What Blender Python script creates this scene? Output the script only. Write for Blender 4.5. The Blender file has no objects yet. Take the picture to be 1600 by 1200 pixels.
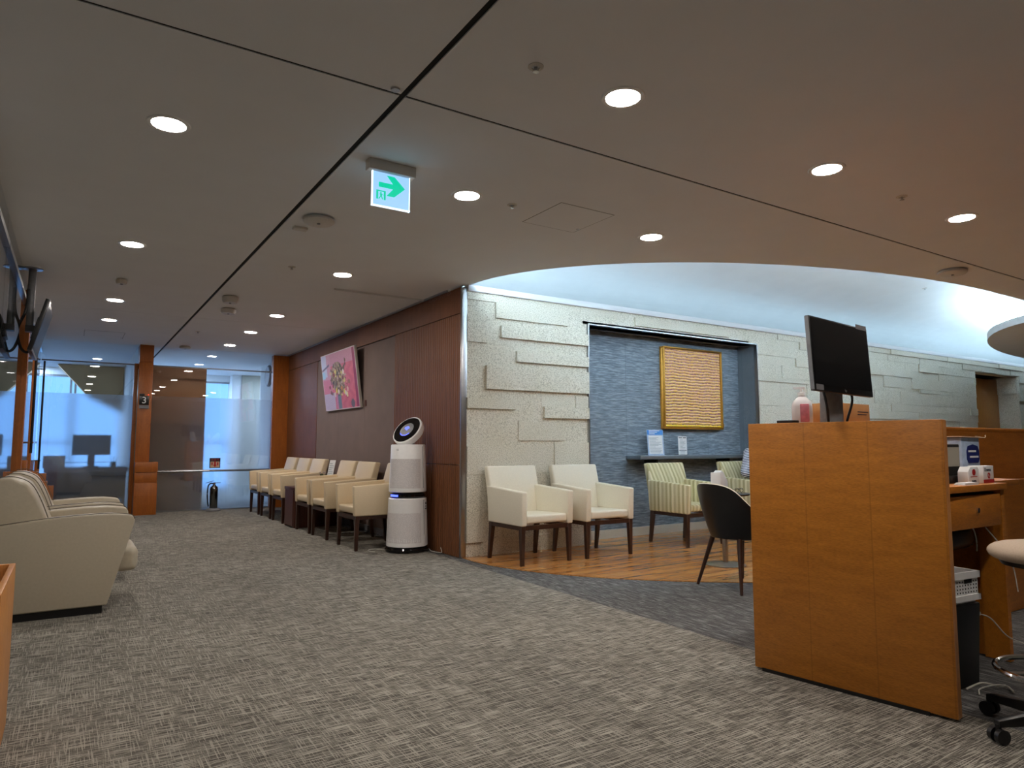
import bpy, bmesh, math, random
from mathutils import Vector, Matrix
PI = math.pi
random.seed(7)
S = bpy.context.scene
C = S.collection

# ------------------------------------------------------------ camera, world, exposure
cd = bpy.data.cameras.new('camera'); cam = bpy.data.objects.new('camera', cd); C.objects.link(cam)
cd.sensor_width = 36.0; cd.lens = 24.0; cd.clip_start = 0.05; cd.clip_end = 200
cam.location = (0, 0, 1.10)
cam.rotation_euler = (math.radians(90 + 5.05), 0, math.radians(-32.75))
S.camera = cam
W = bpy.data.worlds.new('sky'); S.world = W; W.use_nodes = True
bgn = W.node_tree.nodes['Background']; bgn.inputs[0].default_value = (0.18, 0.46, 1.0, 1); bgn.inputs[1].default_value = 1.35
S.view_settings.view_transform = 'Standard'; S.view_settings.look = 'None'
S.view_settings.gamma = 1.0; S.view_settings.use_curve_mapping = False
S.view_settings.exposure = 0.6
S.cycles.use_denoising = True
S.cycles.max_bounces = 10; S.cycles.diffuse_bounces = 4; S.cycles.glossy_bounces = 4
S.cycles.transmission_bounces = 8; S.cycles.transparent_max_bounces = 12
S.cycles.sample_clamp_indirect = 6.0
LAMP = 132.0      # downlight lens emission
COVE = 1.4       # cove strip emission

H = 2.70          # ceiling height
XW = 3.228        # wooden corridor wall
YW = 5.949        # stone wall
YG = 12.50        # glass front at the corridor's end
XL = -0.44        # glass wall on the left

# ------------------------------------------------------------ node helpers
def srgb(r, g, b):
    f = lambda c: (c/255)/12.92 if c/255 <= .04045 else (((c/255)+.055)/1.055)**2.4
    return (f(r), f(g), f(b), 1)
class NT:
    def __init__(s, name):
        s.m = bpy.data.materials.new(name); s.m.use_nodes = True; s.t = s.m.node_tree
        s.b = s.t.nodes['Principled BSDF']; s.out = s.t.nodes['Material Output']
        s.tc = s.t.nodes.new('ShaderNodeTexCoord')
    def n(s, k, **kw):
        nd = s.t.nodes.new('ShaderNode'+k)
        for a, v in kw.items(): setattr(nd, a, v)
        return nd
    def l(s, a, b): s.t.links.new(a, b)
    def mapping(s, scale=(1,1,1), rot=(0,0,0), loc=(0,0,0), src='Object'):
        m = s.n('Mapping'); s.l(s.tc.outputs[src], m.inputs[0])
        m.inputs['Scale'].default_value = scale; m.inputs['Rotation'].default_value = rot; m.inputs['Location'].default_value = loc
        return m.outputs[0]
    def noise(s, vec, scale=1, detail=2, rough=.5, dist=0):
        t = s.n('TexNoise'); s.l(vec, t.inputs['Vector'])
        t.inputs['Scale'].default_value = scale; t.inputs['Detail'].default_value = detail
        t.inputs['Roughness'].default_value = rough; t.inputs['Distortion'].default_value = dist
        return t.outputs['Fac']
    def ramp(s, fac, stops):
        r = s.n('ValToRGB'); s.l(fac, r.inputs[0]); e = r.color_ramp.elements
        while len(e) < len(stops): e.new(.5)
        for el, (p, c) in zip(e, stops): el.position = p; el.color = c
        return r.outputs[0]
    def mix(s, fac, a, b, mode='MIX'):
        m = s.n('Mix', data_type='RGBA', blend_type=mode)
        for inp, v in ((m.inputs[0], fac), (m.inputs[6], a), (m.inputs[7], b)):
            if hasattr(v, 'is_linked') or hasattr(v, 'links'): s.l(v, inp)
            else: inp.default_value = v
        return m.outputs[2]
    def math(s, op, a, b=0.0):
        m = s.n('Math', operation=op)
        for inp, v in ((m.inputs[0], a), (m.inputs[1], b)):
            if hasattr(v, 'links'): s.l(v, inp)
            else: inp.default_value = v
        return m.outputs[0]
    def bump(s, h, strength=.3, dist=.01):
        b = s.n('Bump'); b.inputs['Strength'].default_value = strength; b.inputs['Distance'].default_value = dist
        s.l(h, b.inputs['Height']); s.l(b.outputs[0], s.b.inputs['Normal'])
def g3(c, k): return (min(1, c[0]*k), min(1, c[1]*k), min(1, c[2]*k), 1)
def plain(name, col, rough=.5, metal=0, var=.12, nscale=30, bump=.0, spec=.5, coat=0):
    t = NT(name); v = t.mapping()
    n = t.noise(v, nscale, 3)
    t.l(t.ramp(n, [(.3, g3(col, 1-var)), (.7, g3(col, 1+var))]), t.b.inputs['Base Color'])
    t.b.inputs['Roughness'].default_value = rough; t.b.inputs['Metallic'].default_value = metal
    t.b.inputs['Specular IOR Level'].default_value = spec; t.b.inputs['Coat Weight'].default_value = coat
    if bump: t.bump(n, bump, .003)
    return t.m
def emit(name, col, strength, base=None):
    t = NT(name); t.b.inputs['Base Color'].default_value = base or col
    t.b.inputs['Emission Color'].default_value = col; t.b.inputs['Emission Strength'].default_value = strength
    t.b.inputs['Roughness'].default_value = .4
    return t.m
def wood(name, c1, c2, axis='x', scale=6, stretch=14, rough=.4, seam=0, fine=.25, seam_axis=0, spec=.5):
    t = NT(name)
    st = {'x': (1, stretch, stretch), 'y': (stretch, 1, stretch), 'z': (stretch, stretch, 1)}[axis]
    a = t.noise(t.mapping(st), scale, 5, .6, .6)
    b = t.noise(t.mapping((1, 1, 1)), 2.2, 3, .6)
    f = t.math('ADD', t.math('MULTIPLY', a, .65), t.math('MULTIPLY', b, .35))
    col = t.ramp(f, [(.32, c1), (.66, c2)])
    c = t.noise(t.mapping(tuple(k*5 for k in st)), scale*2, 2)
    col = t.mix(fine, col, t.ramp(c, [(.35, g3(c1, .6)), (.6, g3(c2, 1.1))]), 'MIX')
    if seam:
        sp = t.n('SeparateXYZ'); t.l(t.tc.outputs['Object'], sp.inputs[0])
        fr = t.math('FRACT', t.math('MULTIPLY', sp.outputs[seam_axis], 1/seam))
        m = t.math('LESS_THAN', fr, .006/seam)
        col = t.mix(t.math('MULTIPLY', m, .25), col, g3(c1, .4))
    t.l(col, t.b.inputs['Base Color']); t.b.inputs['Roughness'].default_value = rough
    t.b.inputs['Specular IOR Level'].default_value = spec
    t.bump(a, .08, .002)
    return t.m
def fabric_stripes(name, cols, width, axis=0):
    t = NT(name); sp = t.n('SeparateXYZ'); t.l(t.tc.outputs['Object'], sp.inputs[0])
    wob = t.math('MULTIPLY', t.noise(t.mapping(), 12, 2), .01)
    f = t.math('FRACT', t.math('MULTIPLY', t.math('ADD', t.math('ADD', sp.outputs[axis], t.math('MULTIPLY', sp.outputs[1], .93 if axis == 0 else .25)), wob), 1/width))
    n = len(cols); stops = []
    r = t.n('ValToRGB'); t.l(f, r.inputs[0]); r.color_ramp.interpolation = 'CONSTANT'; e = r.color_ramp.elements
    while len(e) < n: e.new(.5)
    for i, c in enumerate(cols): e[i].position = i/n; e[i].color = c
    w = t.noise(t.mapping(), 300, 2)
    t.l(t.mix(.12, r.outputs[0], t.ramp(w, [(.3, (0,0,0,1)), (.7, (1,1,1,1))]), 'OVERLAY'), t.b.inputs['Base Color'])
    t.b.inputs['Roughness'].default_value = .75; t.bump(w, .2, .002)
    return t.m
def glass_mat(name, base=.05, tint=(1,1,1,1), peak=.95):
    t = NT(name); t.t.nodes.remove(t.b)
    lw = t.n('LayerWeight'); lw.inputs[0].default_value = .5
    f = t.math('POWER', lw.outputs['Facing'], 4.0)
    f = t.math('ADD', t.math('MULTIPLY', f, peak-base), base)
    tr = t.n('BsdfTransparent'); tr.inputs[0].default_value = tint
    gl = t.n('BsdfGlossy'); gl.inputs['Roughness'].default_value = .01; gl.inputs[0].default_value = (.95,.97,1,1)
    mx = t.n('MixShader'); t.l(f, mx.inputs[0]); t.l(tr.outputs[0], mx.inputs[1]); t.l(gl.outputs[0], mx.inputs[2])
    t.l(mx.outputs[0], t.out.inputs[0])
    return t.m
def frost_mat(name):
    t = NT(name); t.t.nodes.remove(t.b)
    tr = t.n('BsdfRefraction'); tr.inputs['Roughness'].default_value = .33; tr.inputs['IOR'].default_value = 1.12
    tr.inputs[0].default_value = (.97,.98,1,1)
    nz = t.noise(t.mapping(), 400, 2)
    b = t.n('Bump'); b.inputs['Strength'].default_value = .05; b.inputs['Distance'].default_value = .001; t.l(nz, b.inputs['Height'])
    df = t.n('BsdfTranslucent'); df.inputs[0].default_value = (.86,.9,.95,1); t.l(b.outputs[0], df.inputs['Normal'])
    d2 = t.n('BsdfDiffuse'); d2.inputs[0].default_value = (.75,.78,.8,1)
    m1 = t.n('MixShader'); m1.inputs[0].default_value = .14; t.l(tr.outputs[0], m1.inputs[1]); t.l(df.outputs[0], m1.inputs[2])
    m2 = t.n('MixShader'); m2.inputs[0].default_value = .05; t.l(m1.outputs[0], m2.inputs[1]); t.l(d2.outputs[0], m2.inputs[2])
    t.l(m2.outputs[0], t.out.inputs[0])
    return t.m

# ------------------------------------------------------------ materials
M = {}
M['ceiling'] = plain('ceiling_paint', srgb(228,229,232), .85, var=.015, nscale=3)
M['cove'] = plain('cove_white', srgb(226,228,228), .9, var=.02, nscale=3)
M['dark'] = plain('dark_void', srgb(22,19,17), .9)
M['steel'] = plain('brushed_steel', srgb(170,172,175), .28, 1, .06, 60)
M['chrome'] = plain('chrome', srgb(215,215,218), .1, 1, .02)
M['black'] = plain('black_plastic', srgb(16,16,18), .35, 0, .1)
M['blackgloss'] = plain('black_gloss', srgb(8,8,10), .08, 0, .1)
M['grey'] = plain('grey_plastic', srgb(120,120,124), .45)
M['silver'] = plain('silver_plastic', srgb(150,152,156), .35, .4)
M['white'] = plain('white_plastic', srgb(240,240,240), .35, 0, .02)
M['offwhite'] = plain('ceiling_device_plastic', srgb(205,200,192), .5, 0, .02)
M['cream'] = plain('cream_leather', srgb(238,232,214), .42, 0, .03, 90, .15)
M['beige'] = plain('beige_leather', srgb(226,206,172), .42, 0, .03, 90, .15)
M['sofa'] = plain('taupe_leather', srgb(182,171,150), .42, 0, .03, 60, .12)
M['seam'] = plain('dark_piping', srgb(90,80,66), .5)
M['legwood'] = wood('dark_walnut', srgb(34,20,14), srgb(66,36,24), 'z', 5, 12, .35)
M['redwood'] = wood('reddish_walnut', srgb(60,28,20), srgb(92,46,32), 'z', 4, 12, .4)
M['stripe'] = fabric_stripes('striped_cream_fabric', [srgb(222,214,178), srgb(186,176,132), srgb(214,206,166), srgb(196,186,146), srgb(228,220,186), srgb(178,168,124)], .17, 0)
M['counter'] = wood('orange_maple_veneer', srgb(154,92,22), srgb(198,126,42), 'y', 5, 6, .38, seam=.29, seam_axis=1)
M['counter2'] = wood('orange_maple_desk', srgb(172,98,26), srgb(214,134,46), 'x', 5, 6, .4)
M['edgewood'] = wood('light_edge_wood', srgb(190,122,64), srgb(214,150,88), 'z', 5, 8, .4)
M['pillar'] = wood('pillar_maple', srgb(140,74,22), srgb(176,100,34), 'z', 4, 8, .4)
M['lightwood'] = wood('bench_wood', srgb(176,112,48), srgb(206,140,70), 'z', 4, 8, .4)
M['doorwood'] = wood('door_wood', srgb(170,106,40), srgb(196,130,58), 'z', 4, 8, .4)
M['brown'] = plain('brown_partition', srgb(150,100,52), .5, 0, .08, 3)
M['tan'] = plain('tan_bulkhead', srgb(196,160,112), .6, 0, .03, 3)
M['roomwhite'] = plain('room_white', srgb(222,224,224), .8, 0, .02, 3)
M['roomgrey'] = plain('room_grey', srgb(170,166,152), .8, 0, .03, 3)
M['glass'] = glass_mat('clear_glass', .09)
M['glasswall'] = glass_mat('dark_glass', .10, (.75,.78,.76,1))
M['window'] = glass_mat('window_glass', .04)
M['frost'] = frost_mat('frosted_film')
M['lamp'] = emit('lamp_lens', (1.0, .92, .84, 1), LAMP)
M['strip'] = emit('cove_led_strip', (.60, .84, 1.0, 1), COVE)
M['strip_arc'] = emit('cove_led_strip_bright', (.64, .84, 1.0, 1), 86.0)
M['strip_island'] = emit('cove_led_strip_medium', (.62, .84, 1.0, 1), 30.0)
M['panel'] = emit('added_fill_light', (.46, .68, 1.0, 1), 46.0)  # bluish fill for the lamps added in the far rooms
M['gold'] = plain('gold_frame', srgb(196,140,50), .35, .5, .15, 20)
M['gravel'] = plain('speckled_curb', srgb(206,202,190), .8, 0, .25, 160, .3)
M['screen'] = plain('off_screen', srgb(12,13,16), .22, 0, .05, 4)
M['wallpaper_dark'] = plain('recess_reveal', srgb(104,112,120), .7, 0, .06, 20)
M['shelfmetal'] = plain('shelf_metal', srgb(140,150,158), .32, .7, .08, 8)
M['paper'] = plain('paper', srgb(236,238,240), .6, 0, .02, 20)
M['ink'] = plain('ink', srgb(40,44,60), .7)
M['greyink'] = plain('grey_ink', srgb(150,160,170), .7)
M['blueprint'] = plain('blue_print', srgb(70,140,215), .6)
M['paleblue'] = plain('pale_blue_card', srgb(176,196,222), .6)
M['navy'] = plain('navy_print', srgb(24,38,110), .6)
M['redprint'] = plain('red_print', srgb(176,30,34), .6)
M['cardboard'] = plain('cardboard', srgb(186,136,84), .8, 0, .08, 12)
M['cardboard2'] = plain('inner_cardboard', srgb(205,176,146), .8, 0, .05, 12)
M['greenprint'] = emit('exit_green', (0.0, .62, .36, 1), .68, (0,.1,.06,1))
M['exitface'] = emit('exit_face', (.30, .58, 1.0, 1), .72, (.3,.3,.3,1))
M['exitedge'] = emit('exit_edge', (.72, .88, 1.0, 1), 1.5)
M['bluelight'] = emit('blue_display', (.05, .08, .9, 1), 3.0)
M['redlight'] = emit('red_led', (1, .05, .02, 1), 3.0)
M['cable'] = plain('white_cable', srgb(205,202,192), .5)
M['darkcable'] = plain('dark_cable', srgb(26,24,24), .5)
M['liquid'] = plain('pinkish_bottle', srgb(214,212,216), .25, 0, .03)
M['pinklabel'] = plain('maroon_label', srgb(184,106,120), .5, 0, .2, 40)
M['stoolfabric'] = plain('taupe_fabric', srgb(178,158,138), .8, 0, .08, 200, .2)
M['skin'] = plain('skin', srgb(206,160,132), .5, 0, .04)
M['hair'] = plain('black_hair', srgb(22,18,16), .5, 0, .3, 60, .4)
M['trousers'] = plain('dark_trousers', srgb(36,40,52), .8)
M['shirt'] = fabric_stripes('navy_white_shirt', [srgb(232,236,242), srgb(28,36,70)], .022, 2)
M['extinguisher'] = plain('polished_extinguisher', srgb(120,122,120), .18, 1, .1, 6)
M['leaf'] = plain('leaf_green', srgb(58,92,44), .6)
M['petal'] = plain('dried_petals', srgb(190,170,160), .7)

def carpet(name, c_dark, c_mid, c_lite, both):
    t = NT(name)
    a = t.noise(t.mapping((7, 200, 1)), 1, 2, .6, .2)
    b = t.noise(t.mapping((200, 7, 1)), 1, 2, .6, .2)
    big = t.noise(t.mapping((1,1,1)), 1.3, 3)
    fz = t.noise(t.mapping((1,1,1)), 420, 2)
    ra = t.ramp(a, [(.49, (0,0,0,1)), (.57, (1,1,1,1))]); rb = t.ramp(b, [(.52, (0,0,0,1)), (.60, (1,1,1,1))])
    if both == 1: f = t.math('MAXIMUM', ra, t.math('MULTIPLY', rb, .8))
    elif both == 2: f = t.math('MAXIMUM', rb, t.math('MULTIPLY', ra, .2))
    else: f = t.math('MAXIMUM', ra, t.math('MULTIPLY', rb, .3))
    f = t.math('ADD', t.math('MULTIPLY', f, .75), t.math('MULTIPLY', t.math('SUBTRACT', fz, .35), .7))
    col = t.ramp(f, [(0.0, c_dark), (.45, c_mid), (1.0, c_lite)])
    col = t.mix(.35, col, t.ramp(big, [(.35, (.35,.35,.35,1)), (.65, (.62,.62,.62,1))]), 'OVERLAY')
    t.l(col, t.b.inputs['Base Color']); t.b.inputs['Roughness'].default_value = .95
    t.b.inputs['Specular IOR Level'].default_value = .15
    t.bump(f, .5, .004)
    return t.m
M['carpet'] = carpet('hatched_grey_carpet', srgb(70,67,62), srgb(122,117,108), srgb(186,180,168), 1)
M['carpet2'] = carpet('striped_grey_carpet', srgb(64,63,62), srgb(104,103,102), srgb(158,157,155), 2)

def floor_planks():
    t = NT('polished_plank_floor')
    br = t.n('TexBrick'); t.l(t.mapping((1,1,1)), br.inputs['Vector'])
    br.offset = .37; br.inputs['Scale'].default_value = 1; br.inputs['Brick Width'].default_value = .9
    br.inputs['Row Height'].default_value = .085; br.inputs['Mortar Size'].default_value = .0012
    br.inputs['Color1'].default_value = srgb(168,104,46); br.inputs['Color2'].default_value = srgb(226,166,98)
    br.inputs['Mortar'].default_value = srgb(60,30,14); br.inputs['Bias'].default_value = -.1
    g = t.noise(t.mapping((2, 40, 1)), 2, 4, .6, .4)
    g2 = t.noise(t.mapping((.8, 9, 1)), 1.5, 2)
    col = t.mix(.5, br.outputs[0], t.ramp(g, [(.3, srgb(120,66,26)), (.7, srgb(232,172,104))]))
    col = t.mix(t.ramp(g2, [(.56, (0,0,0,1)), (.68, (.55,.55,.55,1))]), col, srgb(78,36,16))
    t.l(col, t.b.inputs['Base Color']); t.b.inputs['Roughness'].default_value = .22
    t.b.inputs['Coat Weight'].default_value = .2; t.b.inputs['Coat Roughness'].default_value = .12
    return t.m
M['planks'] = floor_planks()

def stone_mat():
    t = NT('rough_granite'); a = t.noise(t.mapping(), 110, 3, .7); b = t.noise(t.mapping(), 3.0, 3); d = t.noise(t.mapping((1,1,3)), 40, 4, .7, 1.5)
    col = t.ramp(a, [(.34, srgb(150,142,122)), (.5, srgb(222,215,198)), (.72, srgb(240,236,224))])
    col = t.mix(.3, col, t.ramp(b, [(.3, (.42,.41,.38,1)), (.7, (.62,.62,.62,1))]), 'OVERLAY')
    t.l(col, t.b.inputs['Base Color']); t.b.inputs['Roughness'].default_value = .9
    t.bump(t.math('ADD', t.math('MULTIPLY', a, .5), t.math('MULTIPLY', d, .5)), .55, .006)
    return t.m
M['stone'] = stone_mat()

def recess_mat():
    t = NT('ribbed_blue_grey_wallcovering')
    a = t.noise(t.mapping((7, 7, 90)), 1, 2, .5, .3); f = t.noise(t.mapping((20, 20, 260)), 1, 1)
    s = t.math('ADD', t.math('MULTIPLY', a, .7), t.math('MULTIPLY', f, .3))
    col = t.ramp(s, [(.36, srgb(86,96,107)), (.5, srgb(112,123,134)), (.64, srgb(150,161,171))])
    sp = t.n('SeparateXYZ'); t.l(t.tc.outputs['Object'], sp.inputs[0])
    fr = t.math('FRACT', t.math('ADD', t.math('MULTIPLY', sp.outputs[0], 1/.72), .12))
    col = t.mix(t.math('MULTIPLY', t.math('LESS_THAN', fr, .007), .6), col, srgb(60,68,76))
    t.l(col, t.b.inputs['Base Color']); t.b.inputs['Roughness'].default_value = .6
    t.bump(s, .5, .006)
    return t.m
M['recess'] = recess_mat()

def ribbed_wood():
    t = NT('fluted_brown_wood')
    sp = t.n('SeparateXYZ'); t.l(t.tc.outputs['Object'], sp.inputs[0])
    w = t.math('SINE', t.math('MULTIPLY', sp.outputs[1], 2*PI/.045))
    g = t.noise(t.mapping((1, 60, 1.2)), 2, 4)
    col = t.ramp(g, [(.3, srgb(102,62,38)), (.7, srgb(136,88,56))])
    t.l(col, t.b.inputs['Base Color']); t.b.inputs['Roughness'].default_value = .5; t.b.inputs['Specular IOR Level'].default_value = .2
    t.bump(w, .35, .01)
    return t.m
M['ribbed'] = ribbed_wood()
M['woodwall'] = wood('brown_wood_wall', srgb(98,58,34), srgb(130,82,50), 'z', 4, 16, .5, spec=.2)
M['panelgrey'] = plain('mauve_fabric_panel', srgb(124,106,100), .8, 0, .06, 4, .0)

# ------------------------------------------------------------ mesh helpers
def bx(bm, x0, x1, y0, y1, z0, z1, mat=None):
    r = bmesh.ops.create_cube(bm, size=1)['verts']
    bmesh.ops.scale(bm, vec=(x1-x0, y1-y0, z1-z0), verts=r)
    bmesh.ops.translate(bm, vec=((x0+x1)/2, (y0+y1)/2, (z0+z1)/2), verts=r)
    if mat is not None: bmesh.ops.transform(bm, matrix=mat, verts=r)
    return r
def hexa(bm, pts):
    """pts: 4 bottom then 4 top, same winding"""
    v = [bm.verts.new(p) for p in pts]
    for f in ((3,2,1,0), (4,5,6,7), (0,1,5,4), (1,2,6,5), (2,3,7,6), (3,0,4,7)): bm.faces.new([v[i] for i in f])
    return v
def prism(bm, poly, axis, a, b):
    """poly: 2D outline; axis: extrusion axis 'x' (poly=y,z), 'y' (poly=x,z), 'z' (poly=x,y)"""
    mk = {'x': lambda p, t: (t, p[0], p[1]), 'y': lambda p, t: (p[0], t, p[1]), 'z': lambda p, t: (p[0], p[1], t)}[axis]
    va = [bm.verts.new(mk(p, a)) for p in poly]; vb = [bm.verts.new(mk(p, b)) for p in poly]
    bm.faces.new(va); bm.faces.new(vb[::-1]); n = len(poly)
    for i in range(n): bm.faces.new([va[i], vb[i], vb[(i+1) % n], va[(i+1) % n]])
    return va+vb
def cyl(bm, p0, p1, r0, r1=None, seg=16):
    if r1 is None: r1 = r0
    p0 = Vector(p0); p1 = Vector(p1); d = (p1-p0)
    q = d.to_track_quat('Z', 'Y'); A = []; B = []
    for i in range(seg):
        a = 2*PI*i/seg; u = q @ Vector((math.cos(a), math.sin(a), 0))
        A.append(bm.verts.new(p0+u*r0)); B.append(bm.verts.new(p1+u*r1))
    bm.faces.new(A[::-1]); bm.faces.new(B)
    for i in range(seg): bm.faces.new([A[i], A[(i+1) % seg], B[(i+1) % seg], B[i]])
    return A+B
def lathe(bm, prof, seg=32, c=(0,0,0), mat=None, sx=1, sy=1):
    rings = []; vs = []
    for r, z in prof:
        if r < 1e-5: ring = [bm.verts.new((c[0], c[1], c[2]+z))]
        else: ring = [bm.verts.new((c[0]+sx*r*math.cos(2*PI*i/seg), c[1]+sy*r*math.sin(2*PI*i/seg), c[2]+z)) for i in range(seg)]
        rings.append(ring); vs += ring
    for a, b in zip(rings, rings[1:]):
        for i in range(seg):
            j = (i+1) % seg
            if len(a) == 1 and len(b) == 1: continue
            if len(a) == 1: bm.faces.new([a[0], b[j], b[i]])
            elif len(b) == 1: bm.faces.new([a[i], a[j], b[0]])
            else: bm.faces.new([a[i], a[j], b[j], b[i]])
    if prof[0] != prof[-1]:
        if len(rings[0]) > 1: bm.faces.new(rings[0][::-1])
        if len(rings[-1]) > 1: bm.faces.new(rings[-1])
    if mat is not None: bmesh.ops.transform(bm, matrix=mat, verts=vs)
    return vs
def smooth_path(pts, n=8):
    P = [Vector(p) for p in pts]; P = [P[0]*2-P[1]] + P + [P[-1]*2-P[-2]]; out = []
    for i in range(1, len(P)-2):
        for k in range(n):
            t = k/n; a, b, c, d = P[i-1:i+3]
            out.append(.5*((2*b)+(c-a)*t+(2*a-5*b+4*c-d)*t*t+(-a+3*b-3*c+d)*t**3))
    out.append(P[-2]); return out
def tube(bm, pts, r, seg=8, smooth=True, closed=False):
    P = smooth_path(pts) if smooth else [Vector(p) for p in pts]
    rings = []; up = Vector((0,0,1))
    for i, p in enumerate(P):
        if closed: d = P[(i+1) % len(P)]-P[i-1]
        else: d = P[min(i+1, len(P)-1)]-P[max(i-1, 0)]
        d.normalize(); u = d.cross(up)
        if u.length < 1e-3: u = d.cross(Vector((1,0,0)))
        u.normalize(); v = d.cross(u)
        rings.append([bm.verts.new(p+(u*math.cos(2*PI*k/seg)+v*math.sin(2*PI*k/seg))*r) for k in range(seg)])
    m = len(rings)
    for i in range(m if closed else m-1):
        a, b = rings[i], rings[(i+1) % m]
        for k in range(seg): bm.faces.new([a[k], a[(k+1) % seg], b[(k+1) % seg], b[k]])
    if not closed: bm.faces.new(rings[0][::-1]); bm.faces.new(rings[-1])
def B(): return bmesh.new()
def obj(name, bm, m, parent=None, bevel=0, seg=2, smooth=None, loc=None, sub=0, merge=True):
    if merge: bmesh.ops.remove_doubles(bm, verts=bm.verts, dist=1e-6)
    bmesh.ops.recalc_face_normals(bm, faces=bm.faces)
    if bevel:
        es = [e for e in bm.edges if len(e.link_faces) == 2 and e.calc_face_angle(0) > .35]
        bmesh.ops.bevel(bm, geom=es, offset=bevel, segments=seg, profile=.5, affect='EDGES', clamp_overlap=True)
    me = bpy.data.meshes.new(name); bm.to_mesh(me); bm.free()
    if smooth is None: smooth = bevel > 0
    if smooth:
        for p in me.polygons: p.use_smooth = True
        try: me.set_sharp_from_angle(angle=math.radians(40))
        except Exception: pass
    me.materials.append(m if not isinstance(m, str) else M[m])
    o = bpy.data.objects.new(name, me); C.objects.link(o)
    if parent is not None: o.parent = parent
    if loc: o.location = loc
    if sub:
        md = o.modifiers.new('subdivision', 'SUBSURF'); md.levels = sub; md.render_levels = sub
    return o
def tag(o, label, cat, group=None, kind=None):
    if label: o['label'] = label
    if cat: o['category'] = cat
    if group: o['group'] = group
    if kind: o['kind'] = kind
    return o
def thing(name, label, cat, loc=(0,0,0), rz=0, group=None):
    o = bpy.data.objects.new(name, None); C.objects.link(o); o.empty_display_size = .1
    o.location = loc; o.rotation_euler = (0, 0, rz)
    return tag(o, label, cat, group)
def struct(name, bm, m, bevel=0, parent=None, **k):
    o = obj(name, bm, m, parent, bevel, **k)
    if parent is None: o['kind'] = 'structure'
    return o
def dup(root, loc, rz, label, group=None):
    r = root.copy(); C.objects.link(r); r.location = loc; r.rotation_euler = (0, 0, rz); r['label'] = label
    if group: r['group'] = group
    for ch in list(root.children):
        c = ch.copy(); C.objects.link(c); c.parent = r
        for g in list(ch.children):
            d = g.copy(); C.objects.link(d); d.parent = c
    return r
def text(name, s, size, m, parent, mat4, depth=.0006, label=None):
    cu = bpy.data.curves.new(name, 'FONT'); cu.body = s; cu.size = size; cu.align_x = 'CENTER'; cu.align_y = 'CENTER'; cu.extrude = depth
    tmp = bpy.data.objects.new(name+'_tmp', cu); C.objects.link(tmp)
    dg = bpy.context.evaluated_depsgraph_get(); dg.update()
    me = bpy.data.meshes.new_from_object(tmp.evaluated_get(dg)); bpy.data.objects.remove(tmp)
    me.transform(mat4); me.materials.clear(); me.materials.append(M[m] if isinstance(m, str) else m)
    o = bpy.data.objects.new(name, me); C.objects.link(o)
    if parent is not None: o.parent = parent
    return o
def face_mat(loc, right, up):
    r = Vector(right).normalized(); u = Vector(up).normalized(); n = r.cross(u)
    return Matrix(((r.x, u.x, n.x, loc[0]), (r.y, u.y, n.y, loc[1]), (r.z, u.z, n.z, loc[2]), (0,0,0,1)))

# ============================================================ SETTING
# --- ceiling opening outline
def arc_y(x):
    cx, cy, a, b = 8.1, 5.9, 4.79, 2.68
    if x >= 8.1: return cy-b
    k = 1-((x-cx)/a)**2
    return cy-b*math.sqrt(max(k, 0))
TH = .05
bm = B()
g = .015
XS = [-3.0, 1.21, 22.0]
bx(bm, -3.0, 1.21-g, -3, 2.81-.008, H, H+TH); bx(bm, -3.0, 1.21-g, 2.81+.008, 9.37-.004, H, H+TH)
bx(bm, -3.0, 1.21-g, 9.37+.004, YG+.04, H, H+TH); bx(bm, -3.0, 1.21-g, YG+.05, 17.2, H, H+TH)
bx(bm, 1.21+g, 22, -3, 2.81-.008, H, H+TH)
bx(bm, 1.21+g, XW+.05, YW+.05, 9.37-.004, H, H+TH); bx(bm, 1.21+g, XW+.05, 9.37+.004, YG+.04, H, H+TH); bx(bm, 1.21+g, 5.0, YG+.05, 17.2, H, H+TH)
xs = [3.31+(8.1-3.31)*(1-math.cos(PI/2*i/40)) for i in range(41)] + [22.0]
outl = [(1.21+g, 2.818)] + [(22.0, 2.818)] + [(x, arc_y(x)) for x in reversed(xs)] + [(3.31, YW+.05), (1.21+g, YW+.05)]
# as strips so that the curved edge stays clean
poly = [(1.21+g, 2.818), (3.31, 2.818), (3.31, YW+.05), (1.21+g, YW+.05)]
prism(bm, poly, 'z', H, H+TH)
for a, b in zip(xs, xs[1:]):
    prism(bm, [(a, 2.818), (b, 2.818), (b, arc_y(b)), (a, arc_y(a))], 'z', H, H+TH)
ceiling = struct('ceiling', bm, 'ceiling')
# island of dropped ceiling inside the opening
bm = B()
prism(bm, [(15.5+5.2*math.cos(2*PI*i/96), 3.2+2.28*math.sin(2*PI*i/96)) for i in range(96)], 'z', H, H+TH+.05)
struct('ceiling_island', bm, 'ceiling')
# dark backing above the joints; dark strips in the gaps paint their shade
bm = B(); bx(bm, -3, XW, -3, 17.2, H+TH+.02, H+TH+.04); bx(bm, XW, 22, -3, 2.9, H+TH+.02, H+TH+.04)
bx(bm, 1.21-g, 1.21+g, -3, 17.2, H+.007, H+TH)
for y, w_ in ((2.81, .008), (9.37, .004)):
    bx(bm, -3, 1.19, y-w_, y+w_, H+.004, H+TH); bx(bm, 1.23, 22 if y < 5 else XW, y-w_, y+w_, H+.004, H+TH)
struct('ceiling_backing_gap_shade', bm, 'dark', merge=False)
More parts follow.
